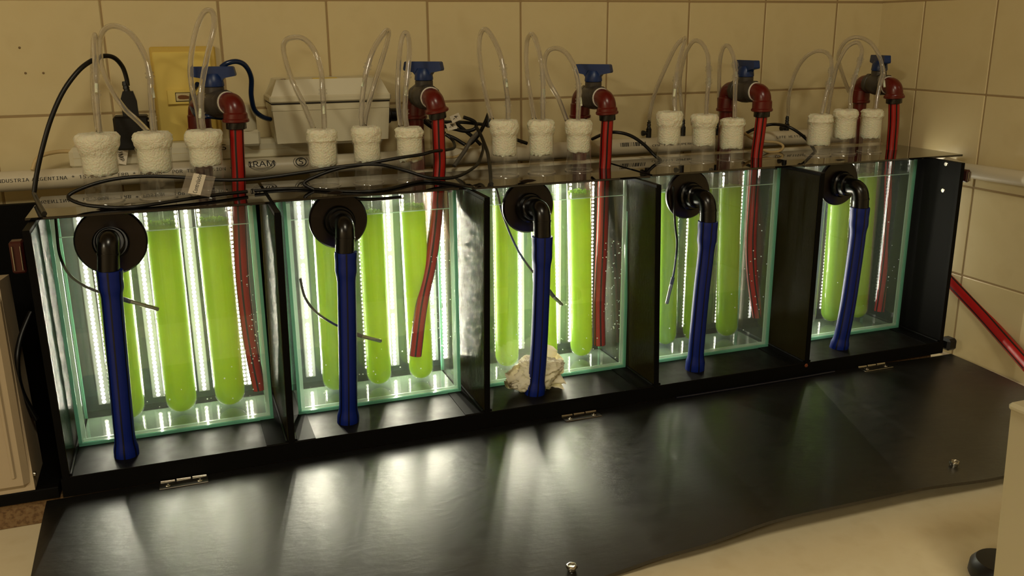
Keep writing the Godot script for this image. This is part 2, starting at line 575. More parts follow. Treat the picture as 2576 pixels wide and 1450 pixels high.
	# hinges
	for hx in [0.1264, 0.6469, 1.1523]:
		var hy := flap_back(hx)
		var g := G.new().box(Vector3(hx, hy + 0.0005, 0.0135), Vector3(0.055, 0.0012, 0.017), 0.0003)
		for s in [-1, 0, 1]:
			g.tube([Vector3(hx + s * 0.018 - 0.008, hy + 0.0012, 0.0035), Vector3(hx + s * 0.018 + 0.008, hy + 0.0012, 0.0035)], 0.0017, 8)
		var hg := obj(t, "hinge", g, M.steel)
		for s in [-1, 1]:
			obj(hg, "screw", G.new().lathe([Vector2(0.0034, 0), Vector2(0.0030, 0.0009), Vector2(0.0012, 0.0012), Vector2(0.001, 0.0007), Vector2(0, 0.0006)], Vector3(hx + s * 0.018, hy + 0.0010, 0.0145), Vector3.UP, 14), M.steel)
	# latches on both ends
	for q in [[Vector3(-0.0166, 0.2588, -0.03), 1.0], [Vector3(1.3205, 0.2683, -0.02), 0.55]]:
		var c: Vector3 = q[0]
		var k: float = q[1]
		var lt := obj(t, "latch", G.new().box(c, Vector3(0.014 * k, 0.036 * k, 0.016), 0.002), M.brown_latch)
		for s in [-1, 1]:
			obj(lt, "latch_wire", G.new().tube([c + Vector3(s * 0.004 * k, 0.013 * k, 0.0092), c + Vector3(s * 0.004 * k, -0.014 * k, 0.0092)], 0.0009, 6), M.steel)
	obj(t, "corner_block", G.new().box(Vector3(1.3222, -0.009, -0.012), Vector3(0.020, 0.020, 0.022), 0.004), M.rubber)
	for q in [Vector3(1.301, 0.2869, -0.03), Vector3(1.3044, 0.2451, -0.03)]:
		var c: Vector3 = q
		c.x = divider_x(5, c.y) - TH / 2
		obj(t, "screw_head", G.new().lathe([Vector2(0.0036, 0), Vector2(0.003, 0.0009), Vector2(0, 0.001)], c, Vector3(-1, 0, 0), 10), M.steel)
	obj(t, "chipped_edge", G.new().lathe([Vector2(0.0032, 0), Vector2(0.0026, 0.0012), Vector2(0.0008, 0.0016), Vector2(0, 0.0011)], Vector3(1.03, -0.0035, 0), Vector3(0, 0, 1), 6), M.chip)
	# the support under it
	tag(obj(self, "support_batten", G.new().box(Vector3(0.5, -0.0406, -0.030), Vector3(1.575, 0.0324, 0.04), 0.001), M.wood), "rough brown chipboard batten under the cabinet, seen at its left end", "batten")

func lids() -> void:
	var names := ["leftmost smoky black acrylic lid, under the white paper tag", "second smoky acrylic lid from the left, below the white junction box", "middle smoky acrylic lid, over the bay with the crumpled tissue", "smoky acrylic lid over the fourth bay, with a white cable loop on it", "rightmost smoky acrylic lid, its corner pointing at the right tiled wall"]
	var xs := [-0.0090, 0.2590, 0.5200, 0.7800, 1.0400, 1.3480]
	for k in 5:
		var y := 0.2932 + (0.0014 if k % 2 == 1 else 0.0)
		var l := obj(self, "acrylic_lid", G.new().box(Vector3((xs[k] + xs[k + 1]) / 2 + (0.002 if k % 2 else 0.0), y + 0.0015, -0.129), Vector3(xs[k + 1] - xs[k] - 0.0012, 0.003, 0.150), 0.0004), M.lid)
		tag(l, names[k], "lid", "smoky acrylic lids of the tanks")

func aquarium(k: int) -> void:
	var xl := divider_x(k, 0.1) + TH / 2 + 0.005
	var xr: float = [0.2436, 0.5031, 0.7640, 1.0199, 1.2835][k]
	if k == 1: xl = 0.2762
	var zf := -0.083
	var zb := -0.1725
	var h := 0.2905
	var g := 0.004
	var cx := (xl + xr) / 2
	var w := xr - xl
	var labels := ["leftmost glass aquarium, with a probe lying across its front", "second glass aquarium from the left, its red hose leaning left", "middle glass aquarium, behind the crumpled tissue", "fourth glass aquarium from the left, its red hose curving to the right", "rightmost and dimmest glass aquarium, beside the black end panel"]
	var t := thing("glass_aquarium", labels[k], "aquarium", Vector3(cx, 0.0008, (zf + zb) / 2), "glass aquaria in the cabinet")
	var box := func(name_: String, c: Vector3, s: Vector3, m: Material): obj(t, name_, G.new().box(c, s, 0.0003), m)
	# each pane is one clear sheet; its cut edges show green
	box.call("front_pane", Vector3(cx, h / 2, zf - 0.001), Vector3(w - 0.008, h - 0.006, 0.0012), M.glass)
	box.call("back_pane", Vector3(cx, h / 2, zb + 0.001), Vector3(w - 0.008, h - 0.006, 0.0012), M.glass)
	box.call("base_pane", Vector3(cx, 0.0030, (zf + zb) / 2), Vector3(w - 0.008, 0.0014, zf - zb - 0.01), M.base_glass)
	for s in 2:
		var x: float = xl + 0.002 if s == 0 else xr - 0.002
		box.call("side_pane", Vector3(x, h / 2, (zf + zb) / 2), Vector3(0.0012, h - 0.006, zf - zb - 0.009), M.glass)
		box.call("cut_edge", Vector3(x, h / 2 + 0.001, zf - g / 2), Vector3(g, h - 0.004, g), M.glass_edge)
		box.call("cut_edge", Vector3(x, h / 2 + 0.001, zb + g / 2), Vector3(g, h - 0.004, g), M.glass_edge)
		box.call("silicone_seam", Vector3(x + (0.004 if s == 0 else -0.004), h / 2, zf - 0.0045), Vector3(0.006, h - 0.008, 0.003), M.silicone)
	box.call("cut_edge", Vector3(cx, 0.0030, zf - 0.002), Vector3(w, 0.0042, 0.004), M.glass_edge)
	box.call("silicone_seam", Vector3(cx, 0.0072, zf - 0.004), Vector3(w - 0.01, 0.0040, 0.003), M.silicone)
	var wl := 0.2652
	obj(t, "water", G.new().box(Vector3(cx, wl - 0.0005, (zf + zb) / 2), Vector3(w - 0.009, 0.001, zf - zb - 0.009)), M.water)
	obj(t, "waterline", G.new().box(Vector3(cx, wl, zf - 0.0026), Vector3(w - 0.01, 0.0012, 0.0014)), M.silicone)
	# small bubbles clinging to the hose and the glass
	var bub := G.new()
	var hx: float = [0.241, 0.490, 0.7585, 1.008, 1.276][k]
	for i in [70, 80, 90, 26, 18][k]:
		var c := Vector3(hx - 0.012 + rng.randfn() * 0.008, 0.06 + rng.randf() * 0.14, zf - 0.006 - rng.randf() * 0.012)
		if rng.randf() < 0.35: c = Vector3(lerpf(xl + 0.03, xr - 0.012, rng.randf()), 0.012 + absf(rng.randfn()) * 0.045, zf - 0.006 - rng.randf() * 0.03)
		c.x = clampf(c.x, xl + 0.008, xr - 0.008)
		bub.ball(c, rng.randf_range(0.0005, 0.0012), 6, 4)
	obj(t, "air_bubbles", bub, M.bubble).set_meta("kind", "stuff")

func led_bank(k: int) -> void:
	# bright bars between the tubes and single rows of diodes behind the tubes' edges
	var fat: Array = [
		[0.0331, 0.1013, 0.1614, 0.2222],
		[0.3079, 0.4316, 0.4921, 0.5252],
		[0.6315, 0.6929, 0.7964],
		[1.0382, 1.0947],
		[1.3407]][k]
	var thin: Array = [
		[0.0437, 0.0794, 0.1122, 0.1487, 0.1771, 0.2162],
		[0.3283, 0.3888, 0.4531],
		[0.5911, 0.7146, 0.7524, 0.7812],
		[0.9025, 0.9217, 0.9846, 1.0234],
		[1.1995, 1.2418, 1.3042]][k]
	var side: String = ["leftmost tank", "second tank from left", "middle tank", "fourth tank from left", "rightmost tank"][k]
	var m: Material = [M.led_bright, M.led_bright, M.led_bright, M.led_mid, M.led_mid][k]
	var xl := divider_x(k, 0.1) + TH / 2 + 0.002
	var xr := divider_x(k + 1, 0.1) - TH / 2 - 0.002
	tag(obj(self, "back_plate", G.new().box(Vector3((xl + xr) / 2, 0.145, -0.1945), Vector3(xr - xl, 0.285, 0.003), 0.0005), M.back_metal), "gray metal plate behind the light strips of the %s" % side, "plate", "gray metal plates behind the light strips")
	var y0 := 0.014
	var y1 := 0.284
	for kind in 2:
		var list: Array = fat if kind == 0 else thin
		for i in list.size():
			var x: float = list[i]
			var lab := "%s %s from left behind the %s" % [["first", "second", "third", "fourth", "fifth", "sixth"][i], "wide white light bar" if kind == 0 else "narrow row of white light dots", side]
			var hw := 0.0052 if kind == 0 else 0.0022
			var t := thing("led_strip", lab, "light strip", Vector3(x, y0, -0.1845), "white light strips behind the tanks")
			var z := -0.1845
			if kind == 0:
				obj(t, "channel", G.new().box(Vector3(x, (y0 + y1) / 2, z - 0.0035), Vector3(hw * 2 + 0.004, y1 - y0, 0.009), 0.001), M.channel)
			else:
				obj(t, "backing", G.new().box(Vector3(x, (y0 + y1) / 2, z - 0.0035), Vector3(hw * 2, y1 - y0, 0.009), 0.0005), M.pcb)
			var leds := G.new()
			var n := 46
			for j in n:
				var y := lerpf(y0 + 0.004, y1 - 0.004, float(j) / (n - 1))
				if k == 1 and kind == 0 and (j % 15 == 14): continue
				var dr := 0.0027 if kind == 0 else 0.0021
				leds.lathe([Vector2(dr, 0), Vector2(dr * 0.85, 0.0010), Vector2(0, 0.0014)], Vector3(x, y, z + 0.001), Vector3(0, 0, 1), 8)
			obj(t, "diodes", leds, m if kind == 0 else M.led_mid).set_meta("kind", "stuff")
			var l := AreaLight3D.new()
			l.name = called(self, "strip_glow")
			l.area_size = Vector2(0.0014 if kind == 0 else 0.0005, y1 - y0 - 0.008)
			l.light_color = Color(1.0, 0.975, 0.87)
			l.light_energy = ([0.027, 0.072, 0.078, 0.07, 0.014][k] if kind == 0 else [0.006, 0.008, 0.009, 0.007, 0.004][k])
			l.area_range = 4.0
			l.area_attenuation = 2.0
			l.shadow_enabled = true
			l.transform = Transform3D(Basis(Vector3.UP, PI), Vector3(x, (y0 + y1) / 2, z + 0.0028))
			add_child(l)

func tubes() -> void:
	# x at the bottom, x at the rim; then in picture order the stopper's top, the glass rim and the stopper's lower end (heights), and radii
	var rows := [
		[0.0650, 0.0700, 0.3786, 0.3544, 0.3284, 0.0255, 0.0212],
		[0.1310, 0.1320, 0.3773, 0.358, 0.3286, 0.0232, 0.0205],
		[0.1935, 0.1920, 0.3772, 0.356, 0.3326, 0.0232, 0.0205],
		[0.3365, 0.3390, 0.3719, 0.3559, 0.3237, 0.0197, 0.0192],
		[0.3985, 0.3975, 0.3731, 0.3526, 0.3262, 0.0200, 0.0184],
		[0.4605, 0.4560, 0.3695, 0.3557, 0.324, 0.0192, 0.0184],
		[0.5935, 0.5925, 0.3737, 0.3539, 0.3244, 0.0205, 0.0186],
		[0.6580, 0.6480, 0.3715, 0.353, 0.3219, 0.0195, 0.0180],
		[0.7165, 0.7065, 0.3692, 0.3488, 0.3235, 0.0200, 0.0182],
		[0.8640, 0.8555, 0.3757, 0.3539, 0.3277, 0.0200, 0.0178],
		[0.9150, 0.9165, 0.3693, 0.3502, 0.3224, 0.0212, 0.0180],
		[0.9780, 0.9665, 0.3614, 0.3505, 0.3149, 0.0190, 0.0186],
		[1.1310, 1.1310, 0.3613, 0.348, 0.3123, 0.0192, 0.0192],
		[1.1880, 1.1795, 0.3671, 0.3537, 0.321, 0.0200, 0.0186],
		[1.2430, 1.2330, 0.3652, 0.3529, 0.3184, 0.0175, 0.0172]]
	var bay := ["leftmost tank", "second tank from left", "middle tank", "fourth tank from left", "rightmost tank"]
	var pos := ["left", "centre", "right"]
	var fn := FastNoiseLite.new()
	fn.frequency = 1.0
	for i in rows.size():
		var r: Array = rows[i]
		var b := i / 3
		var lo := Vector3(r[0], 0.0065, TUBE_Z)
		var hi := Vector3(r[1], r[3], TUBE_Z)
		var ax := (hi - lo).normalized()
		var L := (hi - lo).length()
		var R: float = r[6]
		var full := i != 12
		var t := thing("test_tube", ("%s algae tube of bright green liquid in the %s" if full else "%s glass tube of the %s, clear without green liquid") % [pos[i % 3], bay[b]], "test tube", lo, "large glass tubes hanging in the tanks")
		var prof := []
		for q in 9:
			var a := -PI / 2 + PI / 2 * q / 8.0
			prof.append(Vector2(maxf(0.0, cos(a) * R), R + sin(a) * R))
		prof[0].x = 0.0
		prof.append_array([Vector2(R, L - 0.006), Vector2(R + 0.0004, L - 0.002), Vector2(R + 0.0013, L - 0.001), Vector2(R + 0.0013, L + 0.0006), Vector2(R + 0.0002, L + 0.001), Vector2(R - 0.0012, L)])
		obj(t, "glass", G.new().lathe(prof, lo, ax, 36), M.tube_glass)
		if full:
			var lev: float = [0.262, 0.2635, 0.2630, 0.260, 0.2575, 0.2625, 0.262, 0.263, 0.265, 0.255, 0.257, 0.2565, 0.25, 0.258, 0.258][i] - 0.0065
			var Q := R - 0.0014
			var cp := []
			for q in 9:
				var a := -PI / 2 + PI / 2 * q / 8.0
				cp.append(Vector2(maxf(0.0, cos(a) * Q), R + sin(a) * Q))
			cp[0].x = 0.0
			for q in 5: cp.append(Vector2(Q, lerpf(R, lev, (q + 1) / 5.0)))
			cp.append_array([Vector2(Q * 0.9, lev - 0.001), Vector2(0, lev - 0.0015)])
			obj(t, "green_liquid", G.new().lathe(cp, lo, ax, 36), M.culture)
			var fr := G.new()
			for q in 40:
				var a := rng.randf() * TAU
				var rr := Q * sqrt(rng.randf()) * 0.92
				fr.ball(lo + ax * lev + Vector3(cos(a) * rr, rng.randf() * 0.0015, sin(a) * rr), rng.randf_range(0.0007, 0.0019), 8, 5)
			obj(t, "froth", fr, M.froth).set_meta("kind", "stuff")
		# the glass pipette that carries air down the tube
		obj(t, "air_pipette", G.new().tube([lo + ax * 0.03, lo + ax * (r[4] - 0.004 - lo.y)], 0.0026, 10, false), M.tube_glass)
		obj(t, "hole_ring", G.new().lathe([Vector2(R + 0.0002, 0.2968), Vector2(R + 0.0026, 0.2968), Vector2(R + 0.0022, 0.2984), Vector2(R + 0.0002, 0.2984)], Vector3(lerpf(r[0], r[1], 0.85), 0, TUBE_Z), Vector3.UP, 32), M.connector)
		# stopper
		var ft: float = r[5]
		var fi := R - 0.0013
		var hb: float = r[4]
		var hr: float = r[3] + 0.0005
		var ht: float = r[2]
		var sp := [Vector2(0, hb), Vector2(fi * 0.6, hb), Vector2(fi * 0.93, hb + 0.001)]
		for q in 8: sp.append(Vector2(fi, lerpf(hb + 0.003, hr - 0.002, q / 7.0)))
		sp.append(Vector2(fi + 0.0008, hr))
		var up := ht - hr
		for q in 7: sp.append(Vector2(lerpf(R + 0.0006, ft, smoothstep(0.0, 0.5, q / 6.0)) - (0.0016 if q == 6 else 0.0), lerpf(hr + 0.0015, ht - 0.002, q / 6.0)))
		sp.append_array([Vector2(ft * 0.84, ht - 0.0002), Vector2(ft * 0.5, ht + 0.0006), Vector2(0, ht + 0.0004)])
		var base := Vector3(lerpf(r[0], r[1], 0.95), 0, TUBE_Z)
		var sd := float(i) * 13.7
		var wob := func(a: float, q: Vector2) -> Vector2:
			var inside := q.y < hr
			var n1 := fn.get_noise_3d(cos(a) * 2.2 + sd, sin(a) * 2.2, q.y * 130.0)
			var n2 := fn.get_noise_3d(cos(a) * 7.0 + sd, sin(a) * 7.0 + 9.0, q.y * 420.0)
			if q.x < 1e-6: return Vector2.ZERO
			if inside: return Vector2(minf(0.0, n2 * 0.0008), n1 * 0.0035 if q.y < hb + 0.002 else 0.0)
			return Vector2(n1 * 0.0022 + n2 * 0.0012, n1 * 0.0016 * smoothstep(0.0, 1.0, (q.y - hr) / up))
		tag(obj(self, "foam_stopper", G.new().lathe(sp, base, Vector3.UP, 48, wob), M.foam), "white foam plug in the %s tube of the %s" % [pos[i % 3], bay[b]], "stopper", "white foam plugs in the tubes")

func bend(a: Vector3, corner: Vector3, b: Vector3, rad: float, n := 8) -> Array:
	# points from a to b by way of a rounded corner
	var p := corner + (a - corner).normalized() * rad
	var q := corner + (b - corner).normalized() * rad
	var out := [a]
	for i in n + 1:
		var t := float(i) / n
		out.append(p.lerp(corner, t).lerp(corner.lerp(q, t), t))
	out.append(b)
	return out

func drains() -> void:
	var bay := ["leftmost tank", "second tank from left", "middle tank", "fourth tank from left", "rightmost tank"]
	# flange centre on the front glass, elbow corner, elbow end, the hose's points
	var fl := [Vector3(0.0749, 0.2575, -0.082), Vector3(0.3437, 0.2625, -0.082), Vector3(0.6042, 0.2612, -0.082), Vector3(0.8564, 0.2607, -0.082), Vector3(1.1262, 0.2613, -0.082)]
	var rad := [0.0405, 0.0372, 0.0372, 0.0362, 0.0362]
	var corner := [Vector3(0.0752, 0.2708, -0.036), Vector3(0.3447, 0.266, -0.036), Vector3(0.6073, 0.2668, -0.036), Vector3(0.8633, 0.2619, -0.036), Vector3(1.1333, 0.2591, -0.036)]
	var down := [Vector3(0.071, 0.2282, -0.036), Vector3(0.3423, 0.2242, -0.036), Vector3(0.608, 0.2233, -0.036), Vector3(0.8655, 0.2235, -0.036), Vector3(1.1368, 0.2231, -0.036)]
	var hose := [
		[Vector3(0.0724, 0.2328, -0.036), Vector3(0.0709, 0.1949, -0.036), Vector3(0.0691, 0.1465, -0.036), Vector3(0.0673, 0.0969, -0.036), Vector3(0.0652, 0.0409, -0.036), Vector3(0.0639, -0.0122, -0.04)],
		[Vector3(0.3436, 0.2297, -0.036), Vector3(0.3421, 0.1856, -0.036), Vector3(0.3401, 0.1332, -0.036), Vector3(0.3382, 0.0904, -0.036), Vector3(0.3356, 0.0358, -0.036), Vector3(0.3338, -0.0072, -0.04)],
		[Vector3(0.608, 0.2272, -0.036), Vector3(0.6074, 0.1747, -0.036), Vector3(0.6057, 0.124, -0.036), Vector3(0.604, 0.0838, -0.036), Vector3(0.601, 0.0372, -0.036), Vector3(0.5977, -0.0075, -0.04)],
		[Vector3(0.8653, 0.2276, -0.036), Vector3(0.8642, 0.1789, -0.036), Vector3(0.8608, 0.1313, -0.036), Vector3(0.8582, 0.0827, -0.036), Vector3(0.8565, 0.0394, -0.036), Vector3(0.8579, -0.0065, -0.04)],
		[Vector3(1.1355, 0.2282, -0.036), Vector3(1.1359, 0.1794, -0.036), Vector3(1.1335, 0.1286, -0.036), Vector3(1.1302, 0.077, -0.036), Vector3(1.1252, 0.0313, -0.036), Vector3(1.1225, -0.0059, -0.04)]]
	for k in 5:
		var c: Vector3 = fl[k]
		var e: Vector3 = corner[k]
		var f: float = rad[k]
		var t := thing("drain_elbow", "black elbow pipe on a brown disc in the %s" % bay[k], "pipe fitting", c, "black drain elbows on the tank fronts")
		obj(t, "flange", G.new().lathe([Vector2(0, 0), Vector2(f, 0), Vector2(f, 0.004), Vector2(f - 0.002, 0.0062), Vector2(0.022, 0.0068), Vector2(0, 0.0068)], c, Vector3(0, 0, 1), 40), M.flange)
		var n := c + Vector3(0, -0.002, 0.0066)
		obj(t, "collar", G.new().lathe([Vector2(0.0205, 0), Vector2(0.0205, 0.006), Vector2(0.0185, 0.008), Vector2(0.0165, 0.008), Vector2(0.0165, 0.016), Vector2(0.0148, 0.0175), Vector2(0, 0.0175)], n, (e - n).normalized(), 28), M.black_pvc)
		var d: Vector3 = down[k]
		var path := bend(n + (e - n) * 0.2, e, d, 0.016)
		obj(t, "elbow", G.new().tube(path, 0.0120, 20), M.black_pvc)
		obj(t, "elbow_lip", G.new().tube([e + (d - e).normalized() * 0.017, e + (d - e).normalized() * 0.0195], 0.0127, 20), M.black_pvc)
		# blue hose: flared where it is pushed over the elbow and at the floor
		var pts := curve(hose[k], 8)
		var m := pts.size()
		var rr := []
		for i in m:
			var v := float(i) / (m - 1)
			var q := 0.0118
			q += 0.0023 * (1.0 - smoothstep(0.11, 0.17, v)) * (1.0 + 0.15 * sin(v * 60.0))
			q += 0.0026 * smoothstep(0.86, 0.91, v)
			rr.append(q)
		var h := thing("drain_hose", "blue striped hose hanging from the elbow of the %s" % bay[k], "hose", pts[m - 1], "blue drain hoses")
		obj(h, "hose", G.new().tube(pts, rr, 22), M.blue_hose)
		var r2 := rr.map(func(x): return x + 0.00018)
		for a in [0.02, 0.16, 0.86]:
			obj(h, "stripe", G.new().tube(pts, r2, 2, false, a - 0.012, a + 0.012), M.blue_stripe)
	# dim blue hose showing along the gap below the cabinet
	tag(obj(self, "floor_hose", G.new().tube(curve([Vector3(0.80, -0.0195, 0.0062), Vector3(0.9, -0.0191, 0.0072), Vector3(1.02, -0.0187, 0.0066), Vector3(1.08, -0.0185, 0.0052)]), 0.0018, 10), M.blue_stripe), "thin dark blue tube lying along the hinge line below the right bays", "tube")

func inlets() -> void:
	var bay := ["leftmost tank", "second tank from left", "middle tank", "fourth tank from left", "rightmost tank"]
	var front := [Vector3(0.2335, 0.409, -0.15), Vector3(0.4957, 0.4056, -0.15), Vector3(0.7557, 0.3974, -0.15), Vector3(1.0254, 0.3986, -0.15), Vector3(1.283, 0.4013, -0.15)]
	var rear := [Vector3(0.1915, 0.4007, -0.232), Vector3(0.4896, 0.4063, -0.232), Vector3(0.751, 0.3972, -0.232), Vector3(1.0148, 0.3981, -0.232), Vector3(1.2858, 0.4025, -0.232)]
	var hoses := [
		[Vector3(0.2332, 0.3771, -0.15), Vector3(0.2316, 0.3478, -0.15), Vector3(0.2305, 0.3171, -0.15), Vector3(0.2282, 0.2864, -0.148), Vector3(0.2261, 0.2562, -0.142), Vector3(0.2229, 0.1832, -0.135), Vector3(0.2248, 0.1018, -0.13), Vector3(0.2313, 0.0287, -0.125)],
		[Vector3(0.4999, 0.3798, -0.15), Vector3(0.5, 0.345, -0.15), Vector3(0.5003, 0.3175, -0.15), Vector3(0.4964, 0.2846, -0.148), Vector3(0.4897, 0.2354, -0.142), Vector3(0.4776, 0.1813, -0.132), Vector3(0.4604, 0.121, -0.125), Vector3(0.4477, 0.05, -0.12)],
		[Vector3(0.7577, 0.3675, -0.15), Vector3(0.7564, 0.3385, -0.15), Vector3(0.7558, 0.3092, -0.15), Vector3(0.7529, 0.274, -0.148), Vector3(0.751, 0.2324, -0.145), Vector3(0.7474, 0.1663, -0.14), Vector3(0.7431, 0.0926, -0.135), Vector3(0.7428, 0.0247, -0.13)],
		[Vector3(1.0261, 0.3619, -0.15), Vector3(1.024, 0.3322, -0.15), Vector3(1.0217, 0.3042, -0.15), Vector3(1.02, 0.2698, -0.148), Vector3(1.0151, 0.2198, -0.142), Vector3(1.0108, 0.163, -0.135), Vector3(1.0148, 0.1042, -0.13), Vector3(1.027, 0.0386, -0.125)],
		[Vector3(1.2849, 0.3741, -0.15), Vector3(1.2886, 0.34, -0.15), Vector3(1.2899, 0.3056, -0.15), Vector3(1.2898, 0.267, -0.148), Vector3(1.2925, 0.2129, -0.145), Vector3(1.2963, 0.1437, -0.142), Vector3(1.2931, 0.0811, -0.138), Vector3(1.2867, 0.0154, -0.135)]]
	var turn := [0.85, 0.8, 0.7, -0.12, -0.28]
	for k in 5:
		var f: Vector3 = front[k]
		var r: Vector3 = rear[k]
		var pts := curve(hoses[k], 8)
		var hd: Vector3 = (pts[0] - f).normalized()
		var ax := (r - f).normalized()
		var mid := f.lerp(r, 0.5)
		var t := thing("ball_valve", "dark red and gray water valve with blue handle above the %s" % bay[k], "valve", f, "blue handled water valves")
		# front elbow, its socket ring and the black hose tail
		var low: Vector3 = pts[0]
		obj(t, "elbow", G.new().tube(bend(f + ax * 0.022, f, f + hd * 0.016, 0.013), 0.0135, 22), M.red_pvc)
		var o := f + hd * 0.011
		var sl := (low - o).length() - 0.007
		obj(t, "elbow_socket", G.new().lathe([Vector2(0.0125, 0), Vector2(0.0150, 0.003), Vector2(0.0152, sl - 0.005), Vector2(0.0166, sl - 0.004), Vector2(0.0166, sl - 0.001), Vector2(0.015, sl), Vector2(0, sl)], o, hd, 28), M.red_pvc)
		obj(t, "hose_tail", G.new().lathe([Vector2(0.0126, 0), Vector2(0.0126, 0.009), Vector2(0.0105, 0.010), Vector2(0.0, 0.010)], o + hd * (sl - 0.001), hd, 8), M.black_pvc)
		obj(t, "sealing_tape", G.new().lathe([Vector2(0.0, 0), Vector2(0.0146, 0), Vector2(0.0146, 0.0022), Vector2(0.0, 0.0022)], f + ax * 0.0150, ax, 24), M.ptfe)
		# gray body with octagonal ends
		var bl := (r - f).length()
		var s0 := f + ax * 0.017
		var sb := bl - 0.034
		obj(t, "union_nut", G.new().lathe([Vector2(0, 0), Vector2(0.0158, 0), Vector2(0.0170, 0.002), Vector2(0.0170, 0.011), Vector2(0.0150, 0.0125), Vector2(0, 0.0125)], s0, ax, 10), M.gray_pvc)
		obj(t, "union_nut", G.new().lathe([Vector2(0, 0), Vector2(0.0150, 0), Vector2(0.0170, 0.002), Vector2(0.0170, 0.010), Vector2(0.0158, 0.0115), Vector2(0, 0.0115)], s0 + ax * (sb - 0.0115), ax, 10), M.gray_pvc)
		obj(t, "valve_body", G.new().lathe([Vector2(0.0145, 0), Vector2(0.0168, 0.006), Vector2(0.0182, sb * 0.5 - 0.010), Vector2(0.0182, sb * 0.5 - 0.002), Vector2(0.0165, sb - 0.016), Vector2(0.0145, sb - 0.011)], s0 + ax * 0.004, ax, 24), M.gray_pvc)
		var c := mid
		obj(t, "stem", G.new().lathe([Vector2(0.0125, 0), Vector2(0.0125, 0.0215), Vector2(0.0105, 0.023), Vector2(0, 0.023)], c, Vector3.UP, 20), M.gray_pvc)
		var hb := c + Vector3(0, 0.0225, 0)
		var along := Vector3(ax.x, 0, ax.z).normalized().rotated(Vector3.UP, turn[k])
		var hg := G.new()
		hg.lathe([Vector2(0.0128, 0), Vector2(0.0132, 0.002), Vector2(0.0120, 0.011), Vector2(0.009, 0.016), Vector2(0, 0.016)], hb, Vector3.UP, 22)
		var bw := 0.0055
		var tf := Transform3D(Basis(along, Vector3.UP, along.cross(Vector3.UP)), hb - along.cross(Vector3.UP) * bw)
		var arm := [Vector2(-0.0090, 0.004), Vector2(0.0090, 0.004), Vector2(0.0140, 0.0105), Vector2(0.0280, 0.0130), Vector2(0.0290, 0.0150), Vector2(0.0270, 0.0240), Vector2(0.0255, 0.0252), Vector2(-0.0255, 0.0252), Vector2(-0.0270, 0.0240), Vector2(-0.0290, 0.0150), Vector2(-0.0280, 0.0130), Vector2(-0.0140, 0.0105)]
		hg.ext(arm, bw * 2, tf)
		obj(t, "handle", hg, M.handle)
		# rear elbow and riser
		obj(t, "rear_elbow", G.new().tube(bend(r - ax * 0.022, r, r + Vector3(0, -0.018, 0), 0.013), 0.0138, 20), M.red_pvc)
		obj(t, "rear_socket", G.new().lathe([Vector2(0.0126, 0), Vector2(0.0150, 0.003), Vector2(0.0152, 0.019), Vector2(0.0166, 0.020), Vector2(0.0166, 0.0235), Vector2(0.015, 0.0245), Vector2(0, 0.0245)], r + Vector3(0, -0.010, 0), Vector3.DOWN, 26), M.red_pvc)
		obj(t, "riser", G.new().tube([r + Vector3(0, -0.03, 0), Vector3(r.x, 0.02, r.z)], 0.0112, 20), M.red_pvc)
		# red hose with black stripes
		var h := thing("red_hose", "red black striped hose from the valve down into the %s" % bay[k], "hose", pts[pts.size() - 1], "red hoses feeding the tanks")
		obj(h, "hose", G.new().tube(pts, 0.0088, 20, false), M.red_hose)
		obj(h, "bore", G.new().tube([pts[pts.size() - 1], pts[pts.size() - 1] + (pts[pts.size() - 1] - pts[pts.size() - 2]).normalized() * 0.0003], 0.0085, 18), M.hose_stripe)
		for a in [0.04, 0.21, 0.85, 0.55]:
			obj(h, "stripe", G.new().tube(pts, 0.0089, 2, false, a - 0.022, a + 0.022), M.hose_stripe)
	# the hose that leaves behind the cabinet's right end
	var far := curve([Vector3(1.3886, 0.0857, -0.11), Vector3(1.3862, 0.069, -0.075), Vector3(1.3853, 0.0352, -0.01), Vector3(1.3762, 0.0083, 0.05), Vector3(1.3627, -0.0143, 0.11)], 8)
	var h2 := thing("red_hose", "red black striped hose slanting down across the right tiled wall", "hose", far[0])
	obj(h2, "hose", G.new().tube(far, 0.0105, 20), M.red_hose)
	for a in [0.08, 0.30, 0.9]:
		obj(h2, "stripe", G.new().tube(far, 0.0106, 2, false, a - 0.02, a + 0.02), M.hose_stripe)

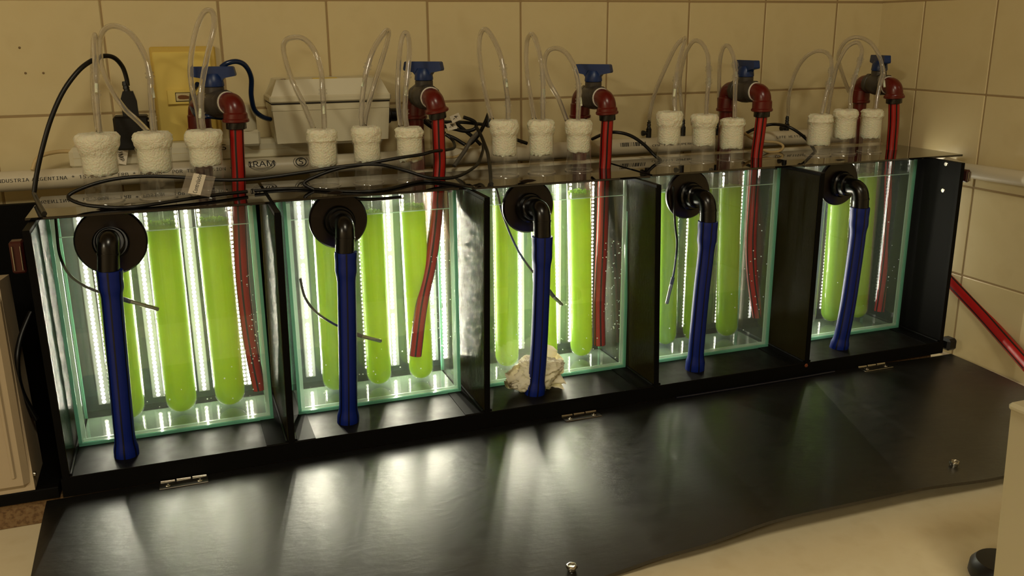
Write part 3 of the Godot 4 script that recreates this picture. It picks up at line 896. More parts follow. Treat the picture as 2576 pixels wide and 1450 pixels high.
func air_tubes() -> void:
	var bay := ["leftmost tank", "second tank from left", "middle tank", "fourth tank from left", "rightmost tank"]
	var pos := ["left", "centre", "right"]
	# from the stopper up and over to the back; then the picture heights of the connectors
	var rows := [
		[[Vector3(0.0741, 0.3791, -0.14), Vector3(0.0744, 0.3999, -0.14), Vector3(0.0756, 0.4255, -0.142), Vector3(0.0775, 0.4507, -0.148), Vector3(0.0785, 0.4779, -0.17), Vector3(0.078, 0.4918, -0.2), Vector3(0.0752, 0.487, -0.221), Vector3(0.0691, 0.4526, -0.236), Vector3(0.0656, 0.4177, -0.239), Vector3(0.0664, 0.3784, -0.224), Vector3(0.0682, 0.3735, -0.2)], [3, 2]],
		[[Vector3(0.1346, 0.3778, -0.14), Vector3(0.1348, 0.3928, -0.14), Vector3(0.1361, 0.4214, -0.14), Vector3(0.1372, 0.4447, -0.1477), Vector3(0.1331, 0.4704, -0.1569), Vector3(0.1216, 0.4924, -0.1723), Vector3(0.1041, 0.5029, -0.1908), Vector3(0.0893, 0.4984, -0.2046), Vector3(0.0816, 0.4797, -0.2138), Vector3(0.0808, 0.4529, -0.22), Vector3(0.0875, 0.4271, -0.22), Vector3(0.1008, 0.402, -0.215), Vector3(0.1169, 0.3868, -0.185), Vector3(0.1283, 0.3757, -0.155)], [3, 1]],
		[[Vector3(0.1924, 0.3787, -0.14), Vector3(0.1921, 0.3954, -0.14), Vector3(0.194, 0.4196, -0.14), Vector3(0.1985, 0.441, -0.1438), Vector3(0.2077, 0.4718, -0.1485), Vector3(0.2173, 0.5001, -0.1562), Vector3(0.218, 0.5182, -0.1654), Vector3(0.209, 0.5193, -0.1723), Vector3(0.199, 0.5027, -0.1769), Vector3(0.1904, 0.4763, -0.18), Vector3(0.1854, 0.4496, -0.18), Vector3(0.1853, 0.4251, -0.1777), Vector3(0.1883, 0.4011, -0.1638), Vector3(0.1889, 0.3775, -0.15)], [2, 1]],
		[[Vector3(0.3428, 0.3728, -0.14), Vector3(0.3435, 0.3923, -0.14), Vector3(0.3438, 0.4191, -0.1409), Vector3(0.3443, 0.4449, -0.1464), Vector3(0.3389, 0.4698, -0.1536), Vector3(0.3273, 0.4857, -0.1645), Vector3(0.3116, 0.4868, -0.1755), Vector3(0.3042, 0.4788, -0.1864), Vector3(0.3049, 0.462, -0.19), Vector3(0.3116, 0.4338, -0.19), Vector3(0.3227, 0.4022, -0.1764), Vector3(0.3312, 0.3715, -0.16)], [2, 2]],
		[[Vector3(0.3926, 0.3738, -0.14), Vector3(0.3932, 0.3956, -0.14), Vector3(0.3982, 0.4262, -0.1409), Vector3(0.4052, 0.4497, -0.1464), Vector3(0.4164, 0.4727, -0.1536), Vector3(0.4313, 0.4897, -0.1645), Vector3(0.4404, 0.4953, -0.1727), Vector3(0.4411, 0.4834, -0.1782), Vector3(0.4307, 0.455, -0.1764), Vector3(0.4158, 0.4189, -0.1709), Vector3(0.4025, 0.3888, -0.1564), Vector3(0.3957, 0.3737, -0.14)], [3, 1]],
		[[Vector3(0.4529, 0.3713, -0.14), Vector3(0.4515, 0.3898, -0.14), Vector3(0.4541, 0.4158, -0.142), Vector3(0.4587, 0.4372, -0.148), Vector3(0.4651, 0.4678, -0.158), Vector3(0.4673, 0.4873, -0.17), Vector3(0.464, 0.4915, -0.176), Vector3(0.4589, 0.478, -0.178), Vector3(0.4519, 0.4364, -0.172), Vector3(0.447, 0.4003, -0.158), Vector3(0.4447, 0.3716, -0.14)], [3, 1]],
		[[Vector3(0.5985, 0.374, -0.14), Vector3(0.5987, 0.3954, -0.14), Vector3(0.5958, 0.4225, -0.1409), Vector3(0.5945, 0.4448, -0.1464), Vector3(0.5921, 0.466, -0.1555), Vector3(0.5876, 0.4857, -0.1718), Vector3(0.5824, 0.4959, -0.1855), Vector3(0.5789, 0.4884, -0.1964), Vector3(0.5779, 0.4655, -0.2), Vector3(0.582, 0.4267, -0.2), Vector3(0.5825, 0.3953, -0.1818), Vector3(0.5812, 0.3736, -0.16)], [3, 1]],
		[[Vector3(0.6514, 0.3725, -0.14), Vector3(0.6513, 0.3974, -0.14), Vector3(0.6526, 0.4301, -0.1433), Vector3(0.6511, 0.4588, -0.15), Vector3(0.6513, 0.4824, -0.17), Vector3(0.6512, 0.4883, -0.1867), Vector3(0.6508, 0.4767, -0.2), Vector3(0.6501, 0.442, -0.2), Vector3(0.6504, 0.403, -0.1867), Vector3(0.646, 0.371, -0.16)], [2, 1]],
		[[Vector3(0.7058, 0.3704, -0.14), Vector3(0.7067, 0.3956, -0.14), Vector3(0.7073, 0.4167, -0.142), Vector3(0.7035, 0.4415, -0.148), Vector3(0.6977, 0.4605, -0.162), Vector3(0.6899, 0.4686, -0.18), Vector3(0.6806, 0.4641, -0.192), Vector3(0.6783, 0.4471, -0.2), Vector3(0.6847, 0.423, -0.2), Vector3(0.6956, 0.3969, -0.188), Vector3(0.7015, 0.3669, -0.17)], [2, 1]],
		[[Vector3(0.8654, 0.3747, -0.14), Vector3(0.866, 0.396, -0.145), Vector3(0.8704, 0.4218, -0.15), Vector3(0.8832, 0.45, -0.165), Vector3(0.8992, 0.474, -0.18), Vector3(0.9084, 0.4808, -0.195), Vector3(0.9024, 0.4677, -0.21), Vector3(0.895, 0.4311, -0.23), Vector3(0.8898, 0.3919, -0.25), Vector3(0.8878, 0.3596, -0.26), Vector3(0.893, 0.3483, -0.27)], [2, 1]],
		[[Vector3(0.9194, 0.3685, -0.14), Vector3(0.9221, 0.3942, -0.1445), Vector3(0.9264, 0.4175, -0.1491), Vector3(0.9327, 0.4351, -0.1609), Vector3(0.9379, 0.4571, -0.1745), Vector3(0.9341, 0.4735, -0.1882), Vector3(0.9289, 0.4758, -0.2018), Vector3(0.9262, 0.4601, -0.2173), Vector3(0.9296, 0.4339, -0.2355), Vector3(0.937, 0.4062, -0.2518), Vector3(0.9488, 0.3637, -0.2609), Vector3(0.9565, 0.3484, -0.27)], [3, 2]],
		[[Vector3(0.97, 0.3606, -0.14), Vector3(0.9722, 0.3926, -0.1456), Vector3(0.9761, 0.422, -0.1533), Vector3(0.9852, 0.4403, -0.17), Vector3(0.9901, 0.4549, -0.1844), Vector3(0.9879, 0.468, -0.1956), Vector3(0.9859, 0.4643, -0.2067), Vector3(0.9886, 0.4407, -0.2178), Vector3(0.9998, 0.3991, -0.2333), Vector3(1.0143, 0.3491, -0.25)], [3, 2]],
		[[Vector3(1.1326, 0.3605, -0.14), Vector3(1.1405, 0.383, -0.145), Vector3(1.1497, 0.4074, -0.15), Vector3(1.1643, 0.4276, -0.165), Vector3(1.1746, 0.4445, -0.18), Vector3(1.1745, 0.4556, -0.195), Vector3(1.1648, 0.4567, -0.21), Vector3(1.1585, 0.4436, -0.23), Vector3(1.1576, 0.4169, -0.25), Vector3(1.1576, 0.3831, -0.26), Vector3(1.1658, 0.3469, -0.27)], [3, 2]],
		[[Vector3(1.1891, 0.3653, -0.14), Vector3(1.1906, 0.389, -0.145), Vector3(1.1996, 0.4161, -0.15), Vector3(1.2161, 0.4431, -0.16), Vector3(1.2258, 0.4603, -0.17), Vector3(1.2234, 0.4709, -0.18), Vector3(1.2127, 0.4627, -0.19), Vector3(1.206, 0.4384, -0.2), Vector3(1.2069, 0.4076, -0.21), Vector3(1.2071, 0.3744, -0.215), Vector3(1.2094, 0.3519, -0.22)], [3, 2]],
		[[Vector3(1.2396, 0.3642, -0.14), Vector3(1.2452, 0.3873, -0.145), Vector3(1.2537, 0.4123, -0.15), Vector3(1.2644, 0.4244, -0.16), Vector3(1.2629, 0.4483, -0.17), Vector3(1.251, 0.4699, -0.18), Vector3(1.231, 0.479, -0.19), Vector3(1.2202, 0.4714, -0.205), Vector3(1.2212, 0.4493, -0.22), Vector3(1.239, 0.4224, -0.23), Vector3(1.2673, 0.3864, -0.24)], [3, 2]]]
	for i in rows.size():
		var pts: Array = rows[i][0]
		var path := curve(pts, 8)
		var t := thing("air_tube", "clear bent air tube rising from the %s stopper of the %s" % [pos[i % 3], bay[i / 3]], "tube", pts[0], "clear air tubes above the stoppers")
		obj(t, "tube", G.new().tube(path, 0.0035 if i < 9 else 0.0033, 14, false).tube(path, 0.0021, 12, false, 0.0, 1.0, Vector3(0, 0, 1), true), M.hose_clear)
		var n := 0
		for q in rows[i][1]:
			var a: Vector3 = path[q * 8]
			var d: Vector3 = (path[q * 8 + 1] - a).normalized()
			obj(t, "connector", G.new().lathe([Vector2(0.0036, -0.012), Vector2(0.0039, -0.011), Vector2(0.0039, -0.003), Vector2(0.0056, -0.0025), Vector2(0.0056, -0.001), Vector2(0.0042, -0.0005), Vector2(0.0042, 0.002), Vector2(0.0054, 0.0025), Vector2(0.0054, 0.0035), Vector2(0.0037, 0.004), Vector2(0.0034, 0.012)], a, d, 14), M.connector)
			if n == 0:
				obj(t, "filter_plug", G.new().tube([a - d * 0.028, a - d * 0.016], 0.0019, 8), M.foam)
			n += 1
	# black barbed T-pieces behind the right tanks
	var tees := [[Vector3(0.8928, 0.3327, -0.27), "black barbed air fitting left of the stoppers of the fourth tank"], [Vector3(0.9572, 0.3332, -0.27), "black barbed air fitting between two stoppers of the fourth tank"], [Vector3(1.0137, 0.3346, -0.25), "black barbed air fitting beside the right stopper of the fourth tank"], [Vector3(1.1649, 0.3291, -0.27), "black barbed air fitting left of the stoppers of the rightmost tank"]]
	for q in tees:
		var c: Vector3 = q[0]
		var g := G.new()
		g.tube([c + Vector3(0, -0.012, 0), c + Vector3(0, 0.004, 0)], 0.0045, 12)
		var t := thing("air_fitting", q[1], "fitting", c + Vector3(0, -0.012, 0), "black barbed air fittings")
		obj(t, "fitting_body", g, M.rubber)
		obj(t, "barb", G.new().lathe([Vector2(0.0028, 0.004), Vector2(0.0036, 0.0045), Vector2(0.0026, 0.0085), Vector2(0.0036, 0.009), Vector2(0.0026, 0.013), Vector2(0.0034, 0.0135), Vector2(0.0022, 0.018), Vector2(0, 0.018)], c, Vector3.UP, 12), M.rubber)
		obj(t, "side_arm", G.new().lathe([Vector2(0.003, 0), Vector2(0.003, 0.006), Vector2(0.0045, 0.0065), Vector2(0.0045, 0.010), Vector2(0, 0.011)], c + Vector3(-0.002, -0.003, 0), Vector3(-1, 0, 0), 12), M.rubber)

func tilt(deg: float) -> Basis:
	return Basis(Vector3.RIGHT, deg_to_rad(-deg))

func ring_on(g: G, c: Vector3, b: Basis, rx: float, ry: float, w: float, a0 := 0.0, a1 := TAU) -> void:
	var n := 40
	g.flat()
	for i in n:
		var p := []
		for q in [[i, 1.0], [i + 1, 1.0]]:
			var a := lerpf(a0, a1, float(q[0]) / n)
			p.append(c + b * Vector3(cos(a) * rx, sin(a) * ry, 0.0003))
			p.append(c + b * Vector3(cos(a) * (rx - w), sin(a) * (ry - w), 0.0003))
		g.quad(p[0], p[2], p[3], p[1])

func pipes() -> void:
	# the printed water pipe behind the tubes
	var r := 0.0133
	var zc := -0.268
	var pa := Vector3(-0.62, 0.3090, zc)
	var pb := Vector3(1.352, 0.3090, zc)
	var t := thing("water_pipe", "long white plastic water pipe with black print running behind the tubes", "pipe", Vector3(0.36, 0.309, zc))
	obj(t, "pipe", G.new().tube([pa, pb], r, 28), M.white_pvc)
	var b := tilt(28.0)
	var on := func(x: float, deg: float) -> Vector3: return Vector3(x, 0.3090 + sin(deg_to_rad(deg)) * (r + 0.0001), zc + cos(deg_to_rad(deg)) * (r + 0.0001))
	text(t, "print", "INDUSTRIA", 0.0042, on.call(-0.0463, 10.0), tilt(10.0), M.ink, "Droid Sans Mono", 1.3)
	text(t, "print", "ARGENTINA *", 0.0042, on.call(0.003, 10.0), tilt(10.0), M.ink, "Droid Sans Mono", 1.35)
	text(t, "print", "15.20MM - FRB * FUSION", 0.0042, on.call(0.0854, 10.0), tilt(10.0), M.ink, "Droid Sans Mono", 1.35)
	text(t, "print", "POR TERMOFUSION *", 0.0042, on.call(0.1901, 10.0), tilt(10.0), M.ink, "Droid Sans Mono", 1.35)
	var logo := G.new()
	var c0: Vector3 = on.call(0.2702, 28.0)
	ring_on(logo, c0, b, 0.0190, 0.0088, 0.0006, PI * 0.86, PI * 2.16)
	ring_on(logo, c0, b, 0.0160, 0.0064, 0.0005)
	obj(t, "printed_emblem", logo, M.ink)
	logo = G.new()
	var c1: Vector3 = on.call(0.3245, 28.0)
	ring_on(logo, c1, b, 0.0108, 0.0086, 0.0006, PI * 0.75, PI * 2.25)
	ring_on(logo, c1, b, 0.0078, 0.0066, 0.0013)
	obj(t, "printed_emblem", logo, M.ink)
	text(t, "print", "IRAM", 0.0078, c0, b, M.ink, "Droid Sans", 1.45)
	text(t, "print", "S", 0.0078, c1, b, M.ink, "Droid Sans", 1.3)
	# barcode and lettering further right
	var code := G.new()
	var cx: float = 0.8587
	var bb := tilt(20.0)
	for i in 34:
		if rng.randf() < 0.3: continue
		var x := cx - 0.024 + i * 0.00142
		code.box(Vector3.ZERO, Vector3(rng.randf_range(0.0005, 0.0012), 0.0066, 0.0002), 0.0, Transform3D(bb, on.call(x, 24.0)))
	obj(t, "barcode", code, M.ink)
	text(t, "print", "CPM 1552 SUPERH", 0.0032, on.call(0.9296, 6.0), tilt(6.0), M.ink, "Droid Sans Mono", 1.9)
	text(t, "print", "LOTE HL11510", 0.0038, on.call(1.1646, 16.0), tilt(16.0), M.ink, "Droid Sans Mono", 1.6)
	# its continuation along the right wall
	var t2 := thing("wall_pipe", "white plastic pipe running along the right tiled wall at lid height", "pipe", Vector3(1.370, 0.264, 0.0))
	obj(t2, "pipe", G.new().tube([Vector3(1.371, 0.2728, -0.1091), Vector3(1.371, 0.2672, -0.0713), Vector3(1.371, 0.2697, 0.0545), Vector3(1.371, 0.2699, 0.1279)], 0.0118, 20), M.white_pvc)
	# pale ledge between lids and pipe at the right
	tag(obj(self, "cable_ledge", G.new().box(Vector3(0.905, 0.2955, -0.222), Vector3(0.85, 0.006, 0.014), 0.001), M.white_pvc), "pale flat strip between the right lids and the white pipe", "strip")
	# power strip lying on the pipe
	var sx0: float = 0.0229
	var sx1: float = 0.3761
	var p := thing("power_strip", "long white power strip lying behind the printed pipe", "power strip", Vector3((sx0 + sx1) / 2, 0.327, -0.29))
	obj(p, "strip_body", G.new().box(Vector3((sx0 + sx1) / 2, 0.333, -0.2885), Vector3(sx1 - sx0, 0.030, 0.036), 0.006), M.abs_white)
	obj(p, "strip_seam", G.new().box(Vector3((sx0 + sx1) / 2, 0.334, -0.2704), Vector3(sx1 - sx0 - 0.01, 0.0005, 0.0004)), M.cream)
	text(p, "print", "S", 0.0075, Vector3(0.2213, 0.3395, -0.27), Basis.IDENTITY, M.ink, "Droid Sans", 1.5)
	var tg := obj(p, "hang_tag", G.new().box(Vector3.ZERO, Vector3(0.016, 0.022, 0.0006), 0.0, Transform3D(Basis(Vector3(0, 0, 1), -0.25) * Basis(Vector3.UP, -0.2), Vector3(0.0878, 0.3352, -0.267))), M.paper)
	tg.set_meta("label", "small white tag printed IMP")
	text(p, "print", "IMP", 0.0055, Vector3(0.0873, 0.3344, -0.2655), Basis(Vector3(0, 0, 1), -1.4), M.ink)

func wall_fittings() -> void:
	# yellowed switch plate
	var z := WALL + 0.010
	var a: Vector3 = Vector3(0.1364, 0.4765, -0.301)
	var b: Vector3 = Vector3(0.2195, 0.3412, -0.301)
	var x0 := a.x + 0.001
	var x1 := b.x + 0.004
	var y0 := b.y + 0.003
	var y1 := a.y
	var c := Vector3((x0 + x1) / 2, (y0 + y1) / 2, z - 0.003)
	var t := thing("switch_plate", "tall yellowed switch plate on the tiled wall behind the leftmost valve", "switch plate", Vector3(c.x, y0, WALL))
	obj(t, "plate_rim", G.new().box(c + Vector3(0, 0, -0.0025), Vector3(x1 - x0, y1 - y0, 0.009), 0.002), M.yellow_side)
	obj(t, "plate_face", G.new().box(c + Vector3(-0.002, -0.002, 0.002), Vector3(x1 - x0 - 0.010, y1 - y0 - 0.010, 0.006), 0.0015), M.yellow)
	var sc: Vector3 = Vector3(0.1766, 0.4088, -0.295)
	obj(t, "switch_insert", G.new().box(sc + Vector3(0, 0, -0.001), Vector3(0.044, 0.0195, 0.004), 0.0006), M.yellow)
	obj(t, "insert_gap", G.new().box(sc + Vector3(0.002, 0, 0.0006), Vector3(0.0275, 0.0125, 0.0016)), M.seam)
	obj(t, "rocker", G.new().box(sc + Vector3(0.002, 0, 0.0012), Vector3(0.0258, 0.0108, 0.0024), 0.0005), M.cream)
	obj(t, "worn_mark", G.new().ext([Vector2(-0.0085, -0.001), Vector2(-0.006, -0.0028), Vector2(0.0, -0.003), Vector2(0.006, -0.0026), Vector2(0.0085, -0.0018), Vector2(0.007, 0.0008), Vector2(0.003, 0.0022), Vector2(-0.003, 0.0028), Vector2(-0.0075, 0.0020)], 0.0003, Transform3D(Basis.IDENTITY, sc + Vector3(-0.0005, 0, 0.0024))), M.rust)
	# junction box
	var zf := -0.235
	var bl: Vector3 = Vector3(0.2875, 0.3516, -0.235)
	var br: Vector3 = Vector3(0.4524, 0.3428, -0.235)
	var sl: Vector3 = Vector3(0.2912, 0.3992, -0.235)
	var w := br.x - bl.x
	var yb := 0.3445
	var ys := sl.y - 0.001
	var j := thing("junction_box", "white plastic junction box with domed lid on the tiled wall", "junction box", Vector3((bl.x + br.x) / 2, yb, -0.27))
	var dx := 0.004
	var zb := WALL + 0.001
	var g := G.new()
	g.hexa([Vector3(bl.x + dx, yb, zb + 0.004), Vector3(br.x - dx, yb, zb + 0.004), Vector3(br.x - dx, yb, zf), Vector3(bl.x + dx, yb, zf), Vector3(bl.x, ys, zb), Vector3(br.x, ys, zb), Vector3(br.x, ys, zf), Vector3(bl.x, ys, zf)])
	obj(j, "box_body", g, M.abs_white)
	obj(j, "box_foot", G.new().box(Vector3((bl.x + br.x) / 2, yb - 0.0015, -0.27), Vector3(w - 0.02, 0.005, 0.062), 0.002), M.abs_white)
	obj(j, "box_collar", G.new().box(Vector3((bl.x + br.x) / 2, ys - 0.005, (zf + zb) / 2), Vector3(w + 0.001, 0.010, zf - zb + 0.0015), 0.0015), M.abs_white)
	obj(j, "lid_gap", G.new().box(Vector3((bl.x + br.x) / 2, ys + 0.0008, (zf + zb) / 2), Vector3(w + 0.0005, 0.0018, zf - zb + 0.002)), M.seam)
	var lid := G.new().box(Vector3((bl.x + br.x) / 2, ys + 0.0065, (zf + zb) / 2), Vector3(w + 0.005, 0.0095, zf - zb + 0.004), 0.002)
	var yt := ys + 0.033
	var k := 0.010
	lid.hexa([Vector3(bl.x, ys + 0.011, zb), Vector3(br.x, ys + 0.011, zb), Vector3(br.x, ys + 0.011, zf), Vector3(bl.x, ys + 0.011, zf), Vector3(bl.x + k, yt, zb), Vector3(br.x - k, yt, zb), Vector3(br.x - k, yt, zf - 0.010), Vector3(bl.x + k, yt, zf - 0.010)])
	obj(j, "box_lid", lid, M.abs_white)
	obj(j, "lid_screw", G.new().lathe([Vector2(0, 0), Vector2(0.0048, 0), Vector2(0.0044, 0.0008), Vector2(0.0036, 0.001), Vector2(0.0030, 0.0003), Vector2(0, 0.0002)], Vector3(bl.x + 0.020, yt, zf - 0.018), Vector3.UP, 18), M.steel)
	obj(j, "warning_sticker", G.new().box(Vector3(bl.x + 0.078, yt + 0.0002, zf - 0.022), Vector3(0.034, 0.0005, 0.015)), M.sticker)
	obj(j, "cable_gland", G.new().lathe([Vector2(0, 0), Vector2(0.012, 0), Vector2(0.012, 0.006), Vector2(0.0095, 0.008), Vector2(0.0095, 0.016), Vector2(0, 0.016)], Vector3(br.x - 0.001, ys - 0.022, -0.262), Vector3(1, 0, 0), 16), M.rubber)
	# black adapter and its plug, standing on the power strip
	var pc: Vector3 = Vector3(0.1058, 0.3668, -0.268)
	var p := thing("power_adapter", "square black power adapter standing on the white power strip", "power adapter", pc + Vector3(0, -0.024, 0))
	obj(p, "adapter_body", G.new().box(pc + Vector3(0, -0.0006, 0), Vector3(0.0445, 0.0448, 0.036), 0.003), M.rubber)
	var q: Vector3 = Vector3(0.1062, 0.4036, -0.262)
	obj(p, "plug", G.new().ext([Vector2(-0.0095, -0.017), Vector2(0.0100, -0.017), Vector2(0.0095, 0.004), Vector2(0.0060, 0.017), Vector2(-0.0065, 0.017), Vector2(-0.0105, 0.006)], 0.014, Transform3D(Basis.IDENTITY, q + Vector3(0, 0, -0.007))), M.rubber)
	obj(p, "strain_relief", G.new().lathe([Vector2(0.0042, 0), Vector2(0.0036, 0.004), Vector2(0.0044, 0.0045), Vector2(0.0034, 0.0085), Vector2(0.0042, 0.009), Vector2(0.003, 0.014), Vector2(0, 0.014)], q + Vector3(-0.001, 0.016, 0), Vector3(-0.15, 1, 0).normalized(), 12), M.rubber)
	# white plug behind the first valve
	var wp: Vector3 = Vector3(0.2557, 0.3658, -0.262)
	var u := thing("mains_plug", "white plug with rounded top behind the leftmost red hose", "plug", wp + Vector3(0, -0.02, 0))
	obj(u, "plug_body", G.new().box(wp + Vector3(0, -0.013, 0), Vector3(0.030, 0.022, 0.026), 0.003), M.abs_white)
	obj(u, "plug_cap", G.new().lathe([Vector2(0.0, 0.0), Vector2(0.013, 0), Vector2(0.013, 0.022), Vector2(0.0115, 0.030), Vector2(0.007, 0.035), Vector2(0, 0.036)], wp + Vector3(-0.001, -0.003, 0), Vector3.UP, 22), M.abs_white)

func cable(name_: String, label: String, pts: Array, r: float, m: Material, category := "cable", group := "") -> MeshInstance3D:
	var o := obj(self, name_, G.new().tube(curve(pts, 7), r, 10), m)
	tag(o, label, category, group)
	return o

func probes_and_cables() -> void:
	cable("power_cable", "thick black cable arching from the adapter's plug down to the left lid", [Vector3(0.1065, 0.4275, -0.262), Vector3(0.1062, 0.4377, -0.262), Vector3(0.1031, 0.4522, -0.2587), Vector3(0.0951, 0.4637, -0.2511), Vector3(0.0836, 0.4666, -0.2418), Vector3(0.0686, 0.4611, -0.2314), Vector3(0.0523, 0.4487, -0.2186), Vector3(0.0329, 0.4244, -0.2082), Vector3(0.0162, 0.3925, -0.1991), Vector3(0.0023, 0.3566, -0.1927), Vector3(-0.0075, 0.3262, -0.1882), Vector3(-0.0127, 0.3051, -0.185)], 0.0030, M.cable)
	cable("lid_cable", "short black cable along the left end of the leftmost lid", [Vector3(-0.0167, 0.2994, -0.213), Vector3(-0.0038, 0.2994, -0.1381), Vector3(0.0116, 0.2994, -0.0567)], 0.0028, M.cable)
	cable("shade_cable", "black cable bowing out beside the cabinet's dark left end", [Vector3(-0.0178, 0.1861, -0.06), Vector3(-0.0301, 0.161, -0.045), Vector3(-0.0353, 0.1356, -0.03), Vector3(-0.0369, 0.0983, -0.04), Vector3(-0.0282, 0.058, -0.05)], 0.0032, M.cable)
	cable("loop_cable", "thin black cable on the second lid with a hairpin bend at its left", [Vector3(0.4253, 0.2877, -0.07), Vector3(0.3847, 0.2866, -0.075), Vector3(0.352, 0.2908, -0.085), Vector3(0.3242, 0.2972, -0.105), Vector3(0.308, 0.3066, -0.111), Vector3(0.3239, 0.3148, -0.112), Vector3(0.3525, 0.3229, -0.112), Vector3(0.3892, 0.327, -0.112), Vector3(0.432, 0.3325, -0.112), Vector3(0.4662, 0.3347, -0.118), Vector3(0.4848, 0.3372, -0.125), Vector3(0.5146, 0.3338, -0.16), Vector3(0.5365, 0.331, -0.2), Vector3(0.5462, 0.333, -0.23), Vector3(0.5466, 0.3385, -0.245), Vector3(0.539, 0.3448, -0.25)], 0.0022, M.cable)
	cable("loop_cable", "thin black cable looping widest, across the two left lids", [Vector3(0.5926, 0.3296, -0.235), Vector3(0.5858, 0.3233, -0.215), Vector3(0.569, 0.3139, -0.18), Vector3(0.5531, 0.3101, -0.15), Vector3(0.5305, 0.3071, -0.12), Vector3(0.5121, 0.3043, -0.105), Vector3(0.4939, 0.3034, -0.1), Vector3(0.4686, 0.3066, -0.1), Vector3(0.4368, 0.3175, -0.108), Vector3(0.4045, 0.3259, -0.11), Vector3(0.362, 0.3259, -0.112), Vector3(0.3117, 0.3212, -0.112), Vector3(0.2519, 0.3166, -0.112), Vector3(0.2086, 0.3173, -0.112), Vector3(0.1587, 0.3239, -0.112), Vector3(0.1172, 0.3274, -0.112), Vector3(0.0825, 0.326, -0.11), Vector3(0.0534, 0.32, -0.105), Vector3(0.0338, 0.3107, -0.1), Vector3(0.0474, 0.3028, -0.088), Vector3(0.0723, 0.2992, -0.077), Vector3(0.1043, 0.2981, -0.07), Vector3(0.1503, 0.2994, -0.085), Vector3(0.1895, 0.3005, -0.1), Vector3(0.2373, 0.2999, -0.118)], 0.0022, M.cable)
	cable("loop_cable", "thin black cable lying almost straight across the second lid", [Vector3(0.2468, 0.299, -0.1265), Vector3(0.2977, 0.299, -0.1248), Vector3(0.3505, 0.299, -0.0793), Vector3(0.3978, 0.299, -0.0657), Vector3(0.4628, 0.299, -0.1142), Vector3(0.4927, 0.299, -0.0869), Vector3(0.5111, 0.299, -0.0341)], 0.0021, M.cable)
	cable("bundle_cable", "black cable of the tangle turning in a tight loop right of the red hose", [Vector3(0.4968, 0.3786, -0.25), Vector3(0.5179, 0.3592, -0.25), Vector3(0.5381, 0.3572, -0.25), Vector3(0.5541, 0.3524, -0.25), Vector3(0.569, 0.3488, -0.25), Vector3(0.5816, 0.3501, -0.25), Vector3(0.5873, 0.3546, -0.25), Vector3(0.5856, 0.3612, -0.25), Vector3(0.5787, 0.3656, -0.25), Vector3(0.5676, 0.3696, -0.25)], 0.0028, M.cable)
	cable("bundle_cable", "black cable running level through the tangle by the second red hose", [Vector3(0.502, 0.3668, -0.258), Vector3(0.54, 0.3629, -0.258), Vector3(0.5699, 0.3611, -0.258), Vector3(0.5875, 0.3586, -0.258), Vector3(0.6034, 0.3562, -0.258), Vector3(0.6097, 0.3535, -0.258)], 0.0026, M.cable)
	cable("bundle_cable", "black cable rising to a sharp peak beside the middle tank's left stopper", [Vector3(0.5404, 0.3443, -0.255), Vector3(0.5542, 0.338, -0.2517), Vector3(0.5661, 0.3301, -0.2483), Vector3(0.5707, 0.3284, -0.245), Vector3(0.5785, 0.3332, -0.2417), Vector3(0.5882, 0.3456, -0.2378), Vector3(0.5964, 0.3628, -0.2333), Vector3(0.6007, 0.3758, -0.2289), Vector3(0.5984, 0.3664, -0.2244), Vector3(0.5968, 0.3563, -0.22)], 0.0028, M.cable)
	cable("bundle_cable", "straight black cable slanting behind the gray one in the tangle", [Vector3(0.5568, 0.3622, -0.252), Vector3(0.5622, 0.356, -0.252), Vector3(0.5733, 0.3467, -0.252), Vector3(0.5845, 0.3372, -0.252), Vector3(0.5945, 0.3271, -0.252)], 0.0028, M.cable)
	cable("bundle_cable", "black cable dropping from the tangle onto the lid's edge", [Vector3(0.5824, 0.3561, -0.235), Vector3(0.5844, 0.3457, -0.2207), Vector3(0.5848, 0.3334, -0.2043), Vector3(0.5828, 0.3224, -0.1843), Vector3(0.5752, 0.3115, -0.1557), Vector3(0.5651, 0.3032, -0.1214), Vector3(0.5542, 0.2976, -0.0886), Vector3(0.5455, 0.2986, -0.06)], 0.0026, M.cable)
	cable("bundle_cable", "slanting black cable left of the second red hose in the tangle", [Vector3(0.4967, 0.3736, -0.255), Vector3(0.5049, 0.3675, -0.255), Vector3(0.5192, 0.3564, -0.255), Vector3(0.5398, 0.3461, -0.255)], 0.0028, M.cable)
	cable("white_cable", "cream cable curving under the tangle behind the second red hose", [Vector3(0.5271, 0.3128, -0.24), Vector3(0.534, 0.3129, -0.2363), Vector3(0.5477, 0.3132, -0.2325), Vector3(0.5578, 0.3185, -0.2288), Vector3(0.5631, 0.3304, -0.225)], 0.0020, M.white_cable)
	cable("bundle_cable", "black cable end showing between two stoppers of the middle tank", [Vector3(0.6429, 0.3365, -0.25), Vector3(0.6527, 0.3318, -0.25), Vector3(0.6697, 0.3255, -0.25)], 0.0028, M.cable)
	cable("flat_cable", "flat gray cable end hanging from the tangle over the pipe", [Vector3(0.5831, 0.348, -0.228), Vector3(0.5702, 0.3392, -0.2215), Vector3(0.5593, 0.3264, -0.215), Vector3(0.5475, 0.3151, -0.2075), Vector3(0.5358, 0.3045, -0.2)], 0.0030, M.gray_cable)
	cable("white_cable", "cream cable curving from the power strip's left end down to the pipe", [Vector3(0.0385, 0.34, -0.285), Vector3(0.0171, 0.3434, -0.2788), Vector3(-0.004, 0.3415, -0.2725), Vector3(-0.015, 0.3356, -0.2663), Vector3(-0.0207, 0.3231, -0.26)], 0.0026, M.white_cable)
